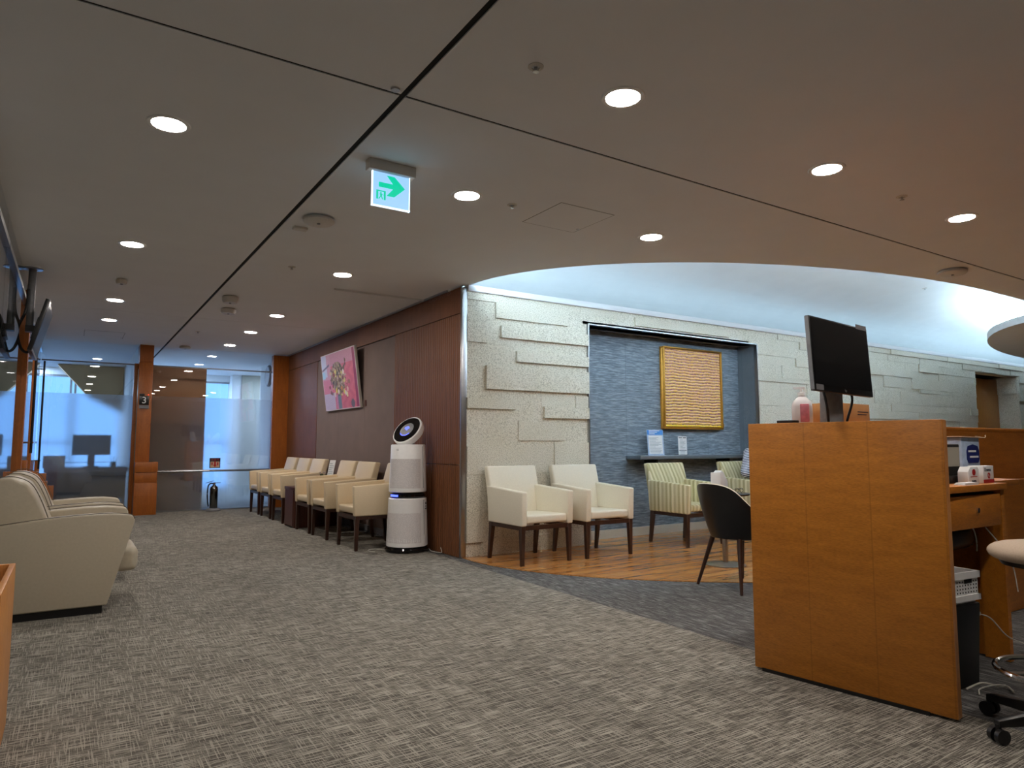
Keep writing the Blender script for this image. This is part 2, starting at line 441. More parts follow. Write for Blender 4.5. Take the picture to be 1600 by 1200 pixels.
# raised cove ceiling and its sides
CZ = 3.40
bm = B()
prof = [(2.3, H+TH+.05)] + [(2.3+.7*(1-math.cos(PI/2*k/12)), H+TH+.05+(CZ-H-TH-.05)*math.sin(PI/2*k/12)) for k in range(1, 13)] + [(YW+.85-2.4+2.4*math.sin(PI/2*k/24), H-.02+(CZ-H+.02)*math.cos(PI/2*k/24)) for k in range(0, 25)]
prism(bm, prof+[(y+(.04 if i < 19 else -.04)*0+(0), z+.05) if 0 < i < len(prof)-1 else (y+(-.05 if i == 0 else .05), z+.05) for i, (y, z) in reversed(list(enumerate(prof)))], 'x', 2.2, 22)
bx(bm, 2.15, 2.2, 2.3, YW+.85, H+TH+.05, CZ)
struct('ceiling_cove', bm, 'cove')

# cove LED strips, lying on top of the ceiling lip behind the edge
def ribbon(bm, P, w, z):
    P = [Vector(p) for p in P]; L = []; R_ = []
    for i, p in enumerate(P):
        d = P[min(i+1, len(P)-1)]-P[max(i-1, 0)]; d.normalize(); n = Vector((-d.y, d.x))
        L.append(p+n*w/2); R_.append(p-n*w/2)
    for i in range(len(P)-1):
        hexa(bm, [(L[i].x,L[i].y,z), (L[i+1].x,L[i+1].y,z), (R_[i+1].x,R_[i+1].y,z), (R_[i].x,R_[i].y,z),
                  (L[i].x,L[i].y,z+.012), (L[i+1].x,L[i+1].y,z+.012), (R_[i+1].x,R_[i+1].y,z+.012), (R_[i].x,R_[i].y,z+.012)])
bm = B(); off = .05
cur = []
for i in range(30):
    a = PI + (PI/2)*i/29*1.0
    cur.append((8.1+(4.79+off)*math.cos(a), 5.9+(2.68+off)*math.sin(a)))
cur += [(8.1+1.2*k, 5.9-2.68-off) for k in range(1, 11)]
ribbon(bm, cur, .07, H+TH+.01)
tag(obj('cove_light', bm, 'strip_arc'), 'light strip along the curved ceiling lip above the seating area', 'cove light')
bm = B(); ribbon(bm, [(3.4+1.0*k, YW+.34) for k in range(18)], .07, H+.06)
tag(obj('cove_light', bm, 'strip'), 'straight light strip behind the top of the stone wall', 'cove light')
bm = B(); ribbon(bm, [(15.5+5.14*math.cos(2*PI*i/60), 3.2+2.22*math.sin(2*PI*i/60)) for i in range(8, 45)], .06, H+TH+.055)
tag(obj('cove_light', bm, 'strip_island'), 'light strip on top of the round dropped ceiling piece at far right', 'cove light')

# --- floors
def wood_y(x):
    cx, cy, a, b = 9.9, 5.8, 6.656, 3.515
    if x >= cx: return cy-b
    return cy-b*math.sqrt(max(1-((x-cx)/a)**2, 0))
bm = B(); bx(bm, -3, 3.13, -3, 17.3, -.05, 0); struct('floor', bm, 'carpet')
bm = B(); bx(bm, 3.13, 22, -3, 12.4, -.05, -.004); struct('floor_striped_carpet', bm, 'carpet2')
bm = B(); bx(bm, 3.13, 5, 12.4, 17.3, -.05, -.004); struct('floor_far', bm, 'carpet')
bm = B()
wx = [3.25+(9.9-3.25)*(1-math.cos(PI/2*i/40)) for i in range(41)] + [22.0]
for a, b in zip(wx, wx[1:]): prism(bm, [(a, wood_y(a)), (b, wood_y(b)), (b, 6.6), (a, 6.6)], 'z', -.004, .003)
struct('floor_planks', bm, 'planks')

# --- wooden corridor wall
bm = B(); bx(bm, XW+.012, XW+.14, 7.63, 10.70, 0, H); struct('wall_corridor_core', bm, 'dark')
bm = B(); bx(bm, XW, XW+.14, YW+.02, 7.625, .9, 2.41); bx(bm, XW, XW+.14, YW+.02, 7.625, 0, .893); struct('wall_corridor_fluted', bm, 'ribbed')
bm = B(); bx(bm, XW, XW+.14, 10.705, YG+.1, 0, 2.41); bx(bm, XW, XW+.14, YW+.02, YG+.1, 2.418, H-.02)
struct('wall_corridor', bm, 'woodwall')
bm = B(); bx(bm, XW+.004, XW+.03, 7.63, 8.62, 0, 2.405); bx(bm, XW+.004, XW+.03, 8.624, 9.66, 0, 2.405); bx(bm, XW+.004, XW+.03, 9.664, 10.70, 0, 2.405)
struct('wall_corridor_panel', bm, 'panelgrey')
bm = B(); bx(bm, XW-.02, XW+.02, YW+.3, YG, H-.02, H-.001); struct('trim_1', bm, 'steel')
bm = B(); bx(bm, XW-.012, XW, YW+1.0, YG, 0, .075); struct('baseboard_corridor', bm, 'grey')
bm = B(); bx(bm, XW-.004, XW+.058, YW-.012, YW+.02, 0, H-.03); struct('trim_2', bm, 'steel', bevel=.003)
# --- stone wall with relief courses
RX0, RX1, RZ = 4.83, 7.76, 2.452
DX0, DX1, DZ = 14.03, 15.83, 2.44
bm = B()
def wallseg(x0, x1, z0, z1): bx(bm, x0, x1, YW, YW+.22, z0, z1)
wallseg(XW+.058, RX0, 0, 2.64); wallseg(RX0, RX1, RZ, 2.64); wallseg(RX1, DX0, 0, 2.64); wallseg(DX0, DX1, DZ, 2.64); wallseg(DX1, 22, 0, 2.64)
courses = [(0,.14),(.14,.42),(.42,.66),(.66,.80),(.80,1.08),(1.08,1.17),(1.17,1.50),(1.50,1.63),(1.63,1.75),(1.75,1.96),(1.96,2.02),(2.02,2.20),(2.20,2.32),(2.32,2.452),(2.452,2.56),(2.56,2.64)]
def free(x0, x1, z0, z1):
    return not (x1 > RX0+.001 and x0 < RX1-.001 and z0 < RZ-.001) and not (x1 > DX0+.001 and x0 < DX1-.001 and z0 < DZ-.001)
manual = [  # x0, x1, z0, z1, relief: slabs read off the photo's left bay
 (3.62,4.55,2.40,2.56,.022), (3.68,RX0,2.20,2.325,.034), (3.286,3.52,2.13,2.40,.018), (3.87,RX0,1.96,2.07,.034),
 (3.50,RX0,1.66,1.90,.036), (3.286,3.86,1.46,1.56,.030), (4.22,RX0,1.38,1.50,.034), (3.286,3.52,.42,.80,.024),
 (4.36,RX0,.80,1.12,.022), (3.286,3.47,.14,.42,.03), (3.47,4.3,.0,.16,.02), (5.55,7.2,2.50,2.60,.022), (3.9,4.5,1.14,1.34,.012)]
def hit(x0, x1, z0, z1):
    return any(x1 > a+.01 and x0 < b-.01 and z1 > c+.01 and z0 < d-.01 for a, b, c, d, _ in manual)
for a, b, c, d, e in manual: bx(bm, a, b, YW-e, YW+.01, c, d)
for z0, z1 in courses:
    x = XW+.058; 
    while x < 21.9:
        w = random.uniform(.35, 1.25); x1 = min(x+w, 21.95)
        for cut in (RX0, RX1, DX0, DX1):
            if x < cut-.02 < x1 and z0 < 2.45: x1 = cut
        if x1-x > .05 and free(x, x1, z0, z1) and not hit(x, x1, z0, z1):
            bx(bm, x+.001, x1-.001, YW-random.choice([.003,.006,.010,.014,.022,.03]), YW+.01, z0+.001, z1-.001)
        x = x1
struct('wall_stone', bm, 'stone', merge=False)
bm = B(); bx(bm, XW+.058, 22, YW-.035, YW+.24, 2.64, 2.70); struct('trim_3', bm, 'ceiling', bevel=.004)
bm = B(); bx(bm, XW, 22, YW+.24, YW+.75, H-.06, H); struct('trim_cove_floor', bm, 'cove')
# recess
bm = B(); bx(bm, RX0-.1, RX1+.1, YW+.30, YW+.40, 0, RZ+.1); struct('wall_recess', bm, 'recess')
bm = B(); bx(bm, RX1, RX1+.06, YW+.0, YW+.30, 0, RZ+.02); bx(bm, RX0-.06, RX0-.0, YW+.02, YW+.30, 0, RZ+.02); bx(bm, RX0-.06, RX1+.06, YW+.0, YW+.30, RZ, RZ+.03)
struct('trim_4', bm, 'wallpaper_dark')
bm = B(); bx(bm, RX0, RX1, YW+.27, YW+.30, .003, .10); struct('baseboard_recess', bm, 'gravel')
bm = B(); bx(bm, RX0-.005, RX0+.008, YW-.03, YW+.02, 0, RZ); bx(bm, RX0, RX1, YW-.03, YW+.02, RZ-.008, RZ+.004); bx(bm, RX1-.008, RX1+.006, YW-.03, YW+.02, 0, RZ)
struct('trim_5', bm, 'steel')
# recessed double door far right
bm = B(); bx(bm, DX1, DX1+.1, YW+.2, YW+.6, 0, DZ+.05)
for z0, z1 in ((0,.5),(.5,1.0),(1.0,1.4),(1.4,1.55),(1.55,1.9),(1.9,2.1),(2.1,2.44)): bx(bm, DX1-random.choice([.005,.02,.035]), DX1+.02, YW+.02, YW+.5, z0+.002, z1-.002)
struct('wall_door_jamb', bm, 'stone')
bm = B(); bx(bm, DX0-.1, DX1+.1, YW+.55, YW+.6, 0, DZ+.1); bx(bm, DX0-.1, DX1+.1, YW+.2, YW+.6, DZ, DZ+.05); struct('wall_door_back', bm, 'dark')
for k, (a, b) in enumerate(((DX0-.05, DX0+.72), (DX0+.80, DX1))):
    bm = B(); bx(bm, a, b, YW+.36, YW+.41, .01, DZ-.04)
    d = struct('door_%d' % (k+2), bm, 'doorwood', bevel=.004)
    bm = B(); cyl(bm, (a+.70 if k == 0 else a+.06, YW+.33, .9), (a+.70 if k == 0 else a+.06, YW+.33, 1.3), .012); obj('door_handle', bm, 'steel', d)
# --- side and back walls that close the place
bm = B(); bx(bm, 22, 22.1, -3, 6.9, 0, 3.3); struct('wall_right', bm, 'roomwhite')
bm = B(); bx(bm, -3, 22, -3.1, -3, 0, 3.3); struct('wall_back', bm, 'roomgrey')
bm = B(); bx(bm, -3.1, -3, -3, 17.3, 0, 3.3); struct('wall_left', bm, 'roomwhite')
bm = B(); bx(bm, -2.0, -1.95, -3, 12.3, 0, H); bx(bm, -3.0, XL-.012, 12.35, 12.42, 0, H); struct('wall_left_room', bm, 'roomgrey')

# --- far glass front
def glass_front(x0, x1, n):
    bm = B(); bx(bm, x0, x1, YG, YG+.012, .02, 2.37); p = struct('window_%d' % n, bm, 'glass')
    bm = B(); bx(bm, x0, x1, YG+.014, YG+.018, .02, 1.885); f = obj('frosted_film', bm, 'frost', p)
    bm = B(); bx(bm, x0, x1, YG, YG+.012, 2.392, H); obj('transom_pane', bm, 'glass', p)
    bm = B(); bx(bm, x0, x1, YG-.01, YG+.022, 2.37, 2.392); obj('header_bar', bm, 'grey', p)
    bm = B(); bx(bm, x0, x1, YG-.01, YG+.022, 0, .02); obj('floor_channel', bm, 'steel', p)
    return p
wl = glass_front(XL, .80, 1); wr = glass_front(1.06, 2.96, 2)
bm = B(); cyl(bm, (1.07, YG-.05, .66), (2.95, YG-.05, .66), .018, seg=10)
for x in (1.2, 2.0, 2.8): cyl(bm, (x, YG-.05, .66), (x, YG, .66), .01, seg=8)
obj('grab_rail', bm, 'steel', wr)
# pillar between the two glass fronts, its lower block, side stub
bm = B(); bx(bm, .86, 1.06, YG-.12, YG+.25, 0, 2.42); bx(bm, .86, 1.06, YG-.12, YG+.25, 2.425, H); bx(bm, .80, .86, YG-.02, YG+.2, 0, 2.40)
struct('wall_pillar', bm, 'pillar', bevel=.002)
bm = B(); bx(bm, .845, .855, YG-.13, YG-.11, 0, 2.3); struct('gap_light_strip', bm, 'chrome')  # chrome strip stands in for light showing through the gap beside the pillar
bm = B(); bx(bm, .85, 1.17, YG-.34, YG-.12, 0, .50); bx(bm, .85, 1.165, YG-.33, YG-.12, .503, .66); bx(bm, .85, 1.17, YG-.34, YG-.12, .663, .82)
tag(obj('pillar_block', bm, 'pillar', bevel=.003), 'low square maple block at the foot of the pillar with number 3', 'wooden block')
bm = B(); bx(bm, 2.96, XW, YG-.06, YG+.08, 0, H-.02); struct('wall_stub', bm, 'pillar')

# --- rooms beyond the glass
YB = 17.0
bm = B(); bx(bm, .86, .98, YG+.25, YB, 0, H); struct('wall_room_divider', bm, 'roomwhite')
bm = B(); bx(bm, .98, 1.945, 12.95, 13.05, 0, 2.42); struct('wall_brown_partition', bm, 'brown')
bm = B()
bx(bm, -3, -1.7, YB, YB+.15, 0, H); bx(bm, -1.7, 3.06, YB, YB+.15, 0, .08); bx(bm, -1.7, 3.06, YB, YB+.15, 2.55, H); bx(bm, .84, 1.1, YB, YB+.15, 0, H)
bx(bm, 3.06, 3.27, YB-.3, YB+.15, 0, H); bx(bm, 3.67, 5.1, YB-.1, YB+.15, 0, H)
struct('wall_far', bm, 'roomwhite')
bm = B(); bx(bm, 3.27, 3.67, YB-.34, YB-.1, 0, H); struct('wall_far_column', bm, 'roomgrey')
bm = B(); bx(bm, XW+.0, XW+.12, YG+.1, 14.6, 0, H); bx(bm, 5.0, 5.1, YG, YB, 0, H); bx(bm, XW, 5.0, YG+.6, YG+.7, 0, H); struct('wall_room_side', bm, 'roomwhite')
for k, (a, b, ms) in enumerate(((-1.7, .84, (-.9, -.06, .02)), (1.1, 3.06, (2.2,)))):
    bm = B(); bx(bm, a, b, YB+.06, YB+.07, .08, 2.55); p = struct('window_%d' % (k+3), bm, 'window')
    bm = B()
    for x in ms: bx(bm, x-.02, x+.02, YB+.02, YB+.1, .08, 2.55)
    for z in (.08, 1.12, 2.51): bx(bm, a, b, YB+.02, YB+.1, z, z+.04)
    obj('window_frame', bm, 'silver', p)
for x, lb in ((1.75, 'added fill light panel hidden deep in the room behind the frosted glass'), (-.9, 'added fill light panel hidden deep in consulting room three'), (4.0, 'added fill light panel hidden beside the column in the far room')):
    t = thing('fill_light_panel', lb, 'ceiling light', (x, 16.5 if x < 3.5 else 15.6, H), 0, 'added fill lights in the far rooms')
    bm = B(); bx(bm, -.32, .32, -.32, .32, -.012, 0); obj('frame', bm, 'white', t)
    bm = B(); bx(bm, -.29, .29, -.29, .29, -.016, -.012); obj('diffuser', bm, 'panel', t)  # lamps added out of sight to brighten the frosted glass
# tan bulkhead slanting down in room 3
bm = B()
hexa(bm, [(-.30, 16.2, H-.01), (.85, 16.2, H-.01), (.85, 16.5, H-.01), (-.30, 16.5, H-.01), (.26, 16.2, 2.05), (.85, 16.2, 1.75), (.85, 16.5, 1.75), (.26, 16.5, 2.05)])
struct('ceiling_bulkhead', bm, 'tan')

# --- left glass wall
n = 5
for a, b in ((-3.0, 3.38), (3.4, 5.78), (5.8, 8.16), (8.32, 10.5), (10.62, YG-.3)):
    bm = B(); bx(bm, XL-.012, XL, a, b, .02, 2.46); p = struct('window_%d' % n, bm, 'glasswall'); n += 1
    bm = B(); bx(bm, XL-.03, XL+.02, a, b, 2.46, 2.50); obj('header_bar', bm, 'steel', p)
    bm = B(); bx(bm, XL-.012, XL, a, b, 2.50, H); obj('transom_pane', bm, 'glasswall', p)
bm = B(); bx(bm, XL-.05, XL+.04, 8.17, 8.31, 0, H-.08); struct('wall_left_post', bm, 'pillar')
bm = B(); bx(bm, XL-.05, XL+.02, 10.51, 10.61, 0, H-.12); struct('wall_left_post_far', bm, 'pillar')
def handle_pole(y, z0, z1, label, side):
    t = thing('door_pull', label, 'door handle', (XL+.012, y, 0))
    bm = B(); cyl(bm, (.05, 0, z0), (.05, 0, z1), .013, seg=10); obj('pull_bar', bm, 'black', t)
    for z in (z0+.12, z1-.12):
        bm = B(); cyl(bm, (-.012, 0, z), (.07, 0, z), .009, seg=8); obj('standoff', bm, 'chrome', t)
    return t
handle_pole(9.4, 1.0, 2.2, 'tall black bar door pull on the left glass wall beyond the television', 0)
handle_pole(11.9, .75, 2.3, 'tall black bar door pull on the left glass wall nearest the far corner', 0)
def stepped(y0, y1, x0, tops, label):
    bm = B(); x = x0
    pts = [(x0, 0)]
    for w, z in tops: pts += [(x, z), (x+w, z)]; x += w
    pts += [(x, 0)]
    prism(bm, pts, 'y', y0, y1)
    return tag(obj('stepped_divider', bm, 'pillar', bevel=.003), label, 'wooden divider')
stepped(9.0, 9.12, XL+.005, [(.045,.93), (.10,.81), (.09,.70)], 'stepped maple divider just behind the far sofa chair')
stepped(12.08, 12.2, XL+.005, [(.06,.86), (.09,.68), (.10,.50)], 'stepped maple divider at the left end of the blue lit glass front')

# ============================================================ CEILING THINGS
def downlight_proto():
    t = thing('downlight', '', 'ceiling light', (0,0,H))
    bm = B(); lathe(bm, [(.098,-.006),(.102,0.0),(.098,.002),(.088,.0),(.082,-.001),(.080,-.006),(.098,-.006)], 36); obj('trim_ring', bm, 'white', t, smooth=True)
    bm = B(); lathe(bm, [(0,-.004),(.078,-.004),(.079,.001),(0,.001)], 32); obj('lens', bm, 'lamp', t)
    return t
DL = [(.335,3.70,'round downlight nearest the camera in the left row, above the near sofa chair'),
 (.335,6.15,'round downlight second from the camera in the left row'),
 (.335,8.68,'round downlight third from the camera in the left row'),
 (.335,10.12,'round downlight in the left row just past the fine cross joint'),
 (2.07,2.27,'round downlight above the carpet before the ceiling cross joint, nearest the long joint'),
 (3.63,2.25,'round downlight before the cross joint, above the counter end panel'),
 (5.23,2.24,'round downlight farthest right, near the flat ceiling speaker'),
 (2.07,3.755,'round downlight just right of the exit sign'),
 (3.70,3.76,'round downlight beside the ceiling hatch near the curved opening'),
 (2.083,6.20,'round downlight in front of the wooden wall, nearest the steel corner'),
 (2.083,8.66,'round downlight in front of the flower painting'),
 (2.083,10.15,'round downlight in front of the far end of the wooden wall'),
 (2.083,11.67,'round downlight nearest the frosted glass front'),
 (.335,1.25,'round downlight just above the camera in the left row'),(2.07,.74,'round downlight above and right of the camera'),(3.63,.74,'round downlight above the counter stool outside the frame'),
 (7.2,2.0,'round downlight outside the frame at the far right'),(9.2,2.0,'round downlight farthest outside the frame at the right')]
dl = downlight_proto()
for i, (x, y, lb) in enumerate(DL):
    if i == 0: dl.location = (x, y, H); dl['label'] = lb; dl['group'] = 'round ceiling downlights'
    else: dup(dl, (x, y, H), 0, lb, 'round ceiling downlights')
# sprinklers
def sprinkler_proto():
    t = thing('sprinkler', '', 'sprinkler', (0,0,H), 0, 'small ceiling sprinklers')
    bm = B(); lathe(bm, [(.034,0),(.034,-.003),(.018,-.006),(.018,0)], 20); obj('escutcheon', bm, 'offwhite', t, smooth=True)
    bm = B(); lathe(bm, [(.008,-.004),(.006,-.02),(.014,-.022),(.014,-.025),(0,-.025)], 12); obj('head', bm, 'steel', t, smooth=True)
    return t
sp0 = sprinkler_proto(); first = True
def cove_z(y):
    k = (y-(YW+.85-2.4))/2.4
    return CZ if k <= 0 else H-.02+(CZ-H+.02)*math.sqrt(max(0, 1-k*k))
for x, y, z, lb in [(1.585,2.277,H,'small sprinkler left of the downlight above the near carpet'),
 (4.451,2.25,H,'small sprinkler between the two rightmost downlights'),
 (1.603,6.177,H,'small sprinkler left of the downlight by the wooden wall'),
 (2.41,3.746,H,'small sprinkler between the exit sign and the ceiling hatch'),
 (1.439,10.509,H,'small sprinkler by the long joint near the glass front'),
 (7.0,5.0,0,'small sprinkler on the blue lit cove ceiling, leftmost of three'),
 (10.4,5.0,0,'small sprinkler on the blue lit cove ceiling, behind the counter monitor'),
 (14.6,5.0,0,'small sprinkler on the blue lit cove ceiling beside the round dropped piece')]:
    if z == 0: z = cove_z(y)
    if first: sp0.location = (x, y, z); sp0['label'] = lb; first = False
    else: dup(sp0, (x, y, z), 0, lb)
def detector(x, y, r, h, lb, name='smoke_detector', cat='smoke detector', base=False):
    t = thing(name, lb, cat, (x, y, H))
    bm = B(); lathe(bm, [(r*.8,0),(r*.8,-.012),(r,-.014),(r,-.014-h*.5),(r*.85,-.014-h),(0,-.014-h)], 32); obj('cover', bm, 'offwhite', t, smooth=True)
    bm = B(); lathe(bm, [(.012,-.014-h),(.012,-.02-h),(0,-.02-h)], 12); obj('sensor', bm, 'grey', t, smooth=True)
    return t
detector(1.403, 4.719, .11, .025, 'round white ceiling access point beside the long joint, nearest the exit sign', 'wireless_access_point', 'access point')
detector(1.377, 7.79, .085, .06, 'round ceiling detector by the long joint, nearer of the middle pair')
detector(1.488, 8.51, .085, .05, 'round ceiling detector by the long joint, farther of the middle pair')
detector(1.493, 12.2, .085, .03, 'round ceiling detector just before the frosted glass front')
detector(.336, 7.535, .05, .035, 'small round ceiling detector in the left row of downlights')
detector(6.755, 2.999, .12, .03, 'round flat ceiling speaker between the cross joint and the curved opening', 'ceiling_speaker', 'speaker')
bm = B(); bx(bm, 1.30, 1.40, 4.97, 5.03, H-.02, H); tag(obj('ceiling_sensor', bm, 'offwhite', bevel=.004), 'small oblong white sensor beside the round access point', 'sensor')
bm = B(); lathe(bm, [(.02,0),(.02,-.008),(0,-.008)], 12, (1.156, 2.771, H)); tag(obj('ceiling_hook', bm, 'steel'), 'tiny metal fitting where the two ceiling joints cross', 'ceiling fitting')
# hatches: thin line frames set in the ceiling
def hatch(x0, x1, y0, y1, lb):
    t = thing('ceiling_hatch', lb, 'ceiling hatch', ((x0+x1)/2, (y0+y1)/2, H)); a = (x1-x0)/2; b = (y1-y0)/2
    bm = B(); bx(bm, -a+.004, a-.004, -b+.004, b-.004, -.0015, .001); obj('panel', bm, 'ceiling', t)
    bm = B()
    for q in ((-a,a,-b,-b+.004),(-a,a,b-.004,b),(-a,-a+.004,-b,b),(a-.004,a,-b,b)): bx(bm, *q, -.001, .001)
    obj('gap_line', bm, 'dark', t)
    bm = B(); cyl(bm, (a-.02, b-.08, -.004), (a-.02, b-.08, 0), .012, seg=12); obj('latch', bm, 'steel', t)
hatch(2.66, 3.125, 3.53, 4.0, 'square flush access hatch between the exit sign and curved opening')
hatch(.08, .58, 11.2, 11.86, 'square flush access hatch near the far left glass')
# exit sign
t = thing('exit_sign', 'lit hanging exit sign with green right arrow beside the ceiling joint', 'exit sign', (1.467, 3.56, H))
bm = B(); bx(bm, -.143, .143, -.032, .032, -.062, 0); obj('housing', bm, 'offwhite', t, bevel=.006)
bm = B(); bx(bm, -.112, .112, -.006, .006, -.258, -.064); pl = obj('sign_plate', bm, 'exitface', t)
bm = B()
for q in ((-.115,-.110,-.262,-.062), (.110,.115,-.262,-.062), (-.115,.115,-.262,-.256)): bx(bm, q[0], q[1], -.007, .007, q[2], q[3])
obj('glowing_edge', bm, 'exitedge', pl)
for s in (-1, 1):
    f = (lambda x: x) if s < 0 else (lambda x: -x)
    bm = B()
    prism(bm, [(-.076,-.122),(-.076,-.150),(.010,-.150),(-.028,-.195),(.018,-.195),(.083,-.136),(.018,-.077),(-.028,-.077),(.010,-.122)], 'y', s*.0065, s*.009)
    obj('arrow', bm, 'greenprint', pl)
    bm = B()
    bx(bm, -.090, -.079, s*.0065 if s > 0 else -.009, s*.009 if s > 0 else -.0065, -.222, -.170); bx(bm, -.045, -.034, s*.0065 if s > 0 else -.009, s*.009 if s > 0 else -.0065, -.222, -.170)
    y0, y1 = (-.009, -.0065) if s < 0 else (.0065, .009)
    bx(bm, -.079, -.045, y0, y1, -.176, -.170); bx(bm, -.066, -.059, y0, y1, -.186, -.179)
    prism(bm, [(-.068,-.188),(-.057,-.188),(-.056,-.203),(-.066,-.203)], 'y', y0, y1)
    prism(bm, [(-.066,-.203),(-.060,-.203),(-.072,-.220),(-.077,-.218)], 'y', y0, y1); prism(bm, [(-.062,-.203),(-.056,-.203),(-.050,-.220),(-.055,-.221)], 'y', y0, y1)
    prism(bm, [(-.058,-.188),(-.056,-.191),(-.048,-.198),(-.050,-.194)], 'y', y0, y1); prism(bm, [(-.067,-.188),(-.069,-.191),(-.076,-.198),(-.074,-.194)], 'y', y0, y1)
    obj('running_figure_symbol', bm, 'greenprint', pl)
# television on a ceiling pole
t = thing('television', 'flat television tilted down from a ceiling pole at the left glass wall', 'television', (-.37, 7.52, H))
bm = B(); cyl(bm, (0,0,0), (0,0,-.55), .03, seg=16); pole = obj('pole', bm, 'grey', t)
bm = B(); lathe(bm, [(.08,0),(.08,-.008),(.035,-.012),(.035,0)], 20); obj('ceiling_flange', bm, 'steel', pole, smooth=True)
R = Matrix.Translation((.09, 0, -.57)) @ Matrix.Rotation(.245, 4, 'Y')
bm = B(); bx(bm, -.022, .012, -.42, .42, -.235, .235, R); body = obj('cabinet', bm, 'black', t, bevel=.004)
bm = B(); bx(bm, .0125, .0145, -.41, .41, -.215, .225, R); obj('screen', bm, 'screen', body)
bm = B(); bx(bm, .0125, .0165, -.42, .42, -.234, -.216, R); obj('bezel_strip', bm, 'silver', body)
bm = B(); bx(bm, -.05, -.02, -.13, .13, -.10, .10, R); bx(bm, -.03, .06, -.05, .05, -.585, -.53); obj('mount_bracket', bm, 'black', t)
bm = B(); tube(bm, [(-.02,-.04,-.2),(-.03,-.06,-.4),(-.08,-.10,-.58),(-.05,-.12,-.74),(.0,-.08,-.78),(.03,-.02,-.7)], .012); obj('cable', bm, 'darkcable', t, smooth=True)

# ============================================================ CHAIRS
def make_armchair(name, m):
    t = thing(name, '', 'chair')
    bm = B(); hexa(bm, [(-.235,-.295,.375),(.235,-.295,.375),(.235,.20,.375),(-.235,.20,.375),(-.235,-.30,.452),(.235,-.30,.452),(.235,.20,.440),(-.235,.20,.440)])
    obj('seat', bm, m, t, bevel=.022, seg=4)
    for s in (-1, 1):
        bm = B(); a, b = (.236*s, .298*s)
        x0, x1 = min(a, b), max(a, b)
        hexa(bm, [(x0,-.305,.355),(x1,-.305,.355),(x1,.27,.355),(x0,.27,.355),(x0,-.318,.665),(x1,-.318,.665),(x1,.30,.700),(x0,.30,.700)])
        obj('arm', bm, m, t, bevel=.014, seg=3)
    bm = B(); prism(bm, [(.185,.37),(.238,.70),(.290,.888),(.368,.880),(.325,.70),(.262,.37)], 'x', -.291, .291)
    obj('backrest', bm, m, t, bevel=.018, seg=3)
    bm = B()
    for q in ((-.285,.285,-.29,-.262),(-.285,.285,.235,.262),(-.285,-.257,-.29,.262),(.257,.285,-.29,.262)): bx(bm, *q, .318, .358)
    obj('apron', bm, 'legwood', t)
    for sx in (-1, 1):
        for y, dy in ((-.27, -.005), (.235, .045)):
            x = .268*sx; bm = B(); w = .024; v = .016
            hexa(bm, [(x-v+.004*sx,y+dy-v,0),(x+v+.004*sx,y+dy-v,0),(x+v+.004*sx,y+dy+v,0),(x-v+.004*sx,y+dy+v,0),(x-w,y-w,.357),(x+w,y-w,.357),(x+w,y+w,.357),(x-w,y+w,.357)])
            obj('leg', bm, 'legwood', t, bevel=.003, seg=1)
    return t
ca = make_armchair('armchair', 'cream')
ca.location = (3.745, 5.52, 0); ca.rotation_euler = (0,0,.02)
ca['label'] = 'cream leather armchair on the plank floor, nearest the steel wall corner'; ca['group'] = 'cream armchairs against the stone wall'
dup(ca, (4.505, 5.50, 0), -.03, 'cream leather armchair against the stone wall beside the grey recess', 'cream armchairs against the stone wall')
cb = make_armchair('armchair', 'beige')
GB = 'cream armchairs along the wooden corridor wall'
row = [(7.18, 'cream armchair in the corridor partly hidden behind the white air purifier'),
 (8.14, 'cream armchair in the corridor row, second from the air purifier'),
 (8.83, 'cream armchair directly on the camera side of the dark red side table'),
 (10.10, 'cream armchair directly beyond the dark red side table'),
 (10.82, 'cream armchair in the corridor row, second from the frosted glass'),
 (11.56, 'cream armchair at the far end of the row beside the frosted glass')]
for i, (y, lb) in enumerate(row):
    if i == 0: cb.location = (2.80, y, 0); cb.rotation_euler = (0,0,-PI/2); cb['label'] = lb; cb['group'] = GB
    else: dup(cb, (2.80, y, 0), -PI/2, lb, GB)
cs = make_armchair('armchair', 'stripe')
cs.location = (5.845, 5.48, 0); cs['label'] = 'cream armchair with olive stripes under the steel shelf'; cs['group'] = 'striped armchairs in the recess'
dup(cs, (7.13, 5.53, 0), .0, 'striped armchair half hidden by the counter, person sitting in it', 'striped armchairs in the recess')

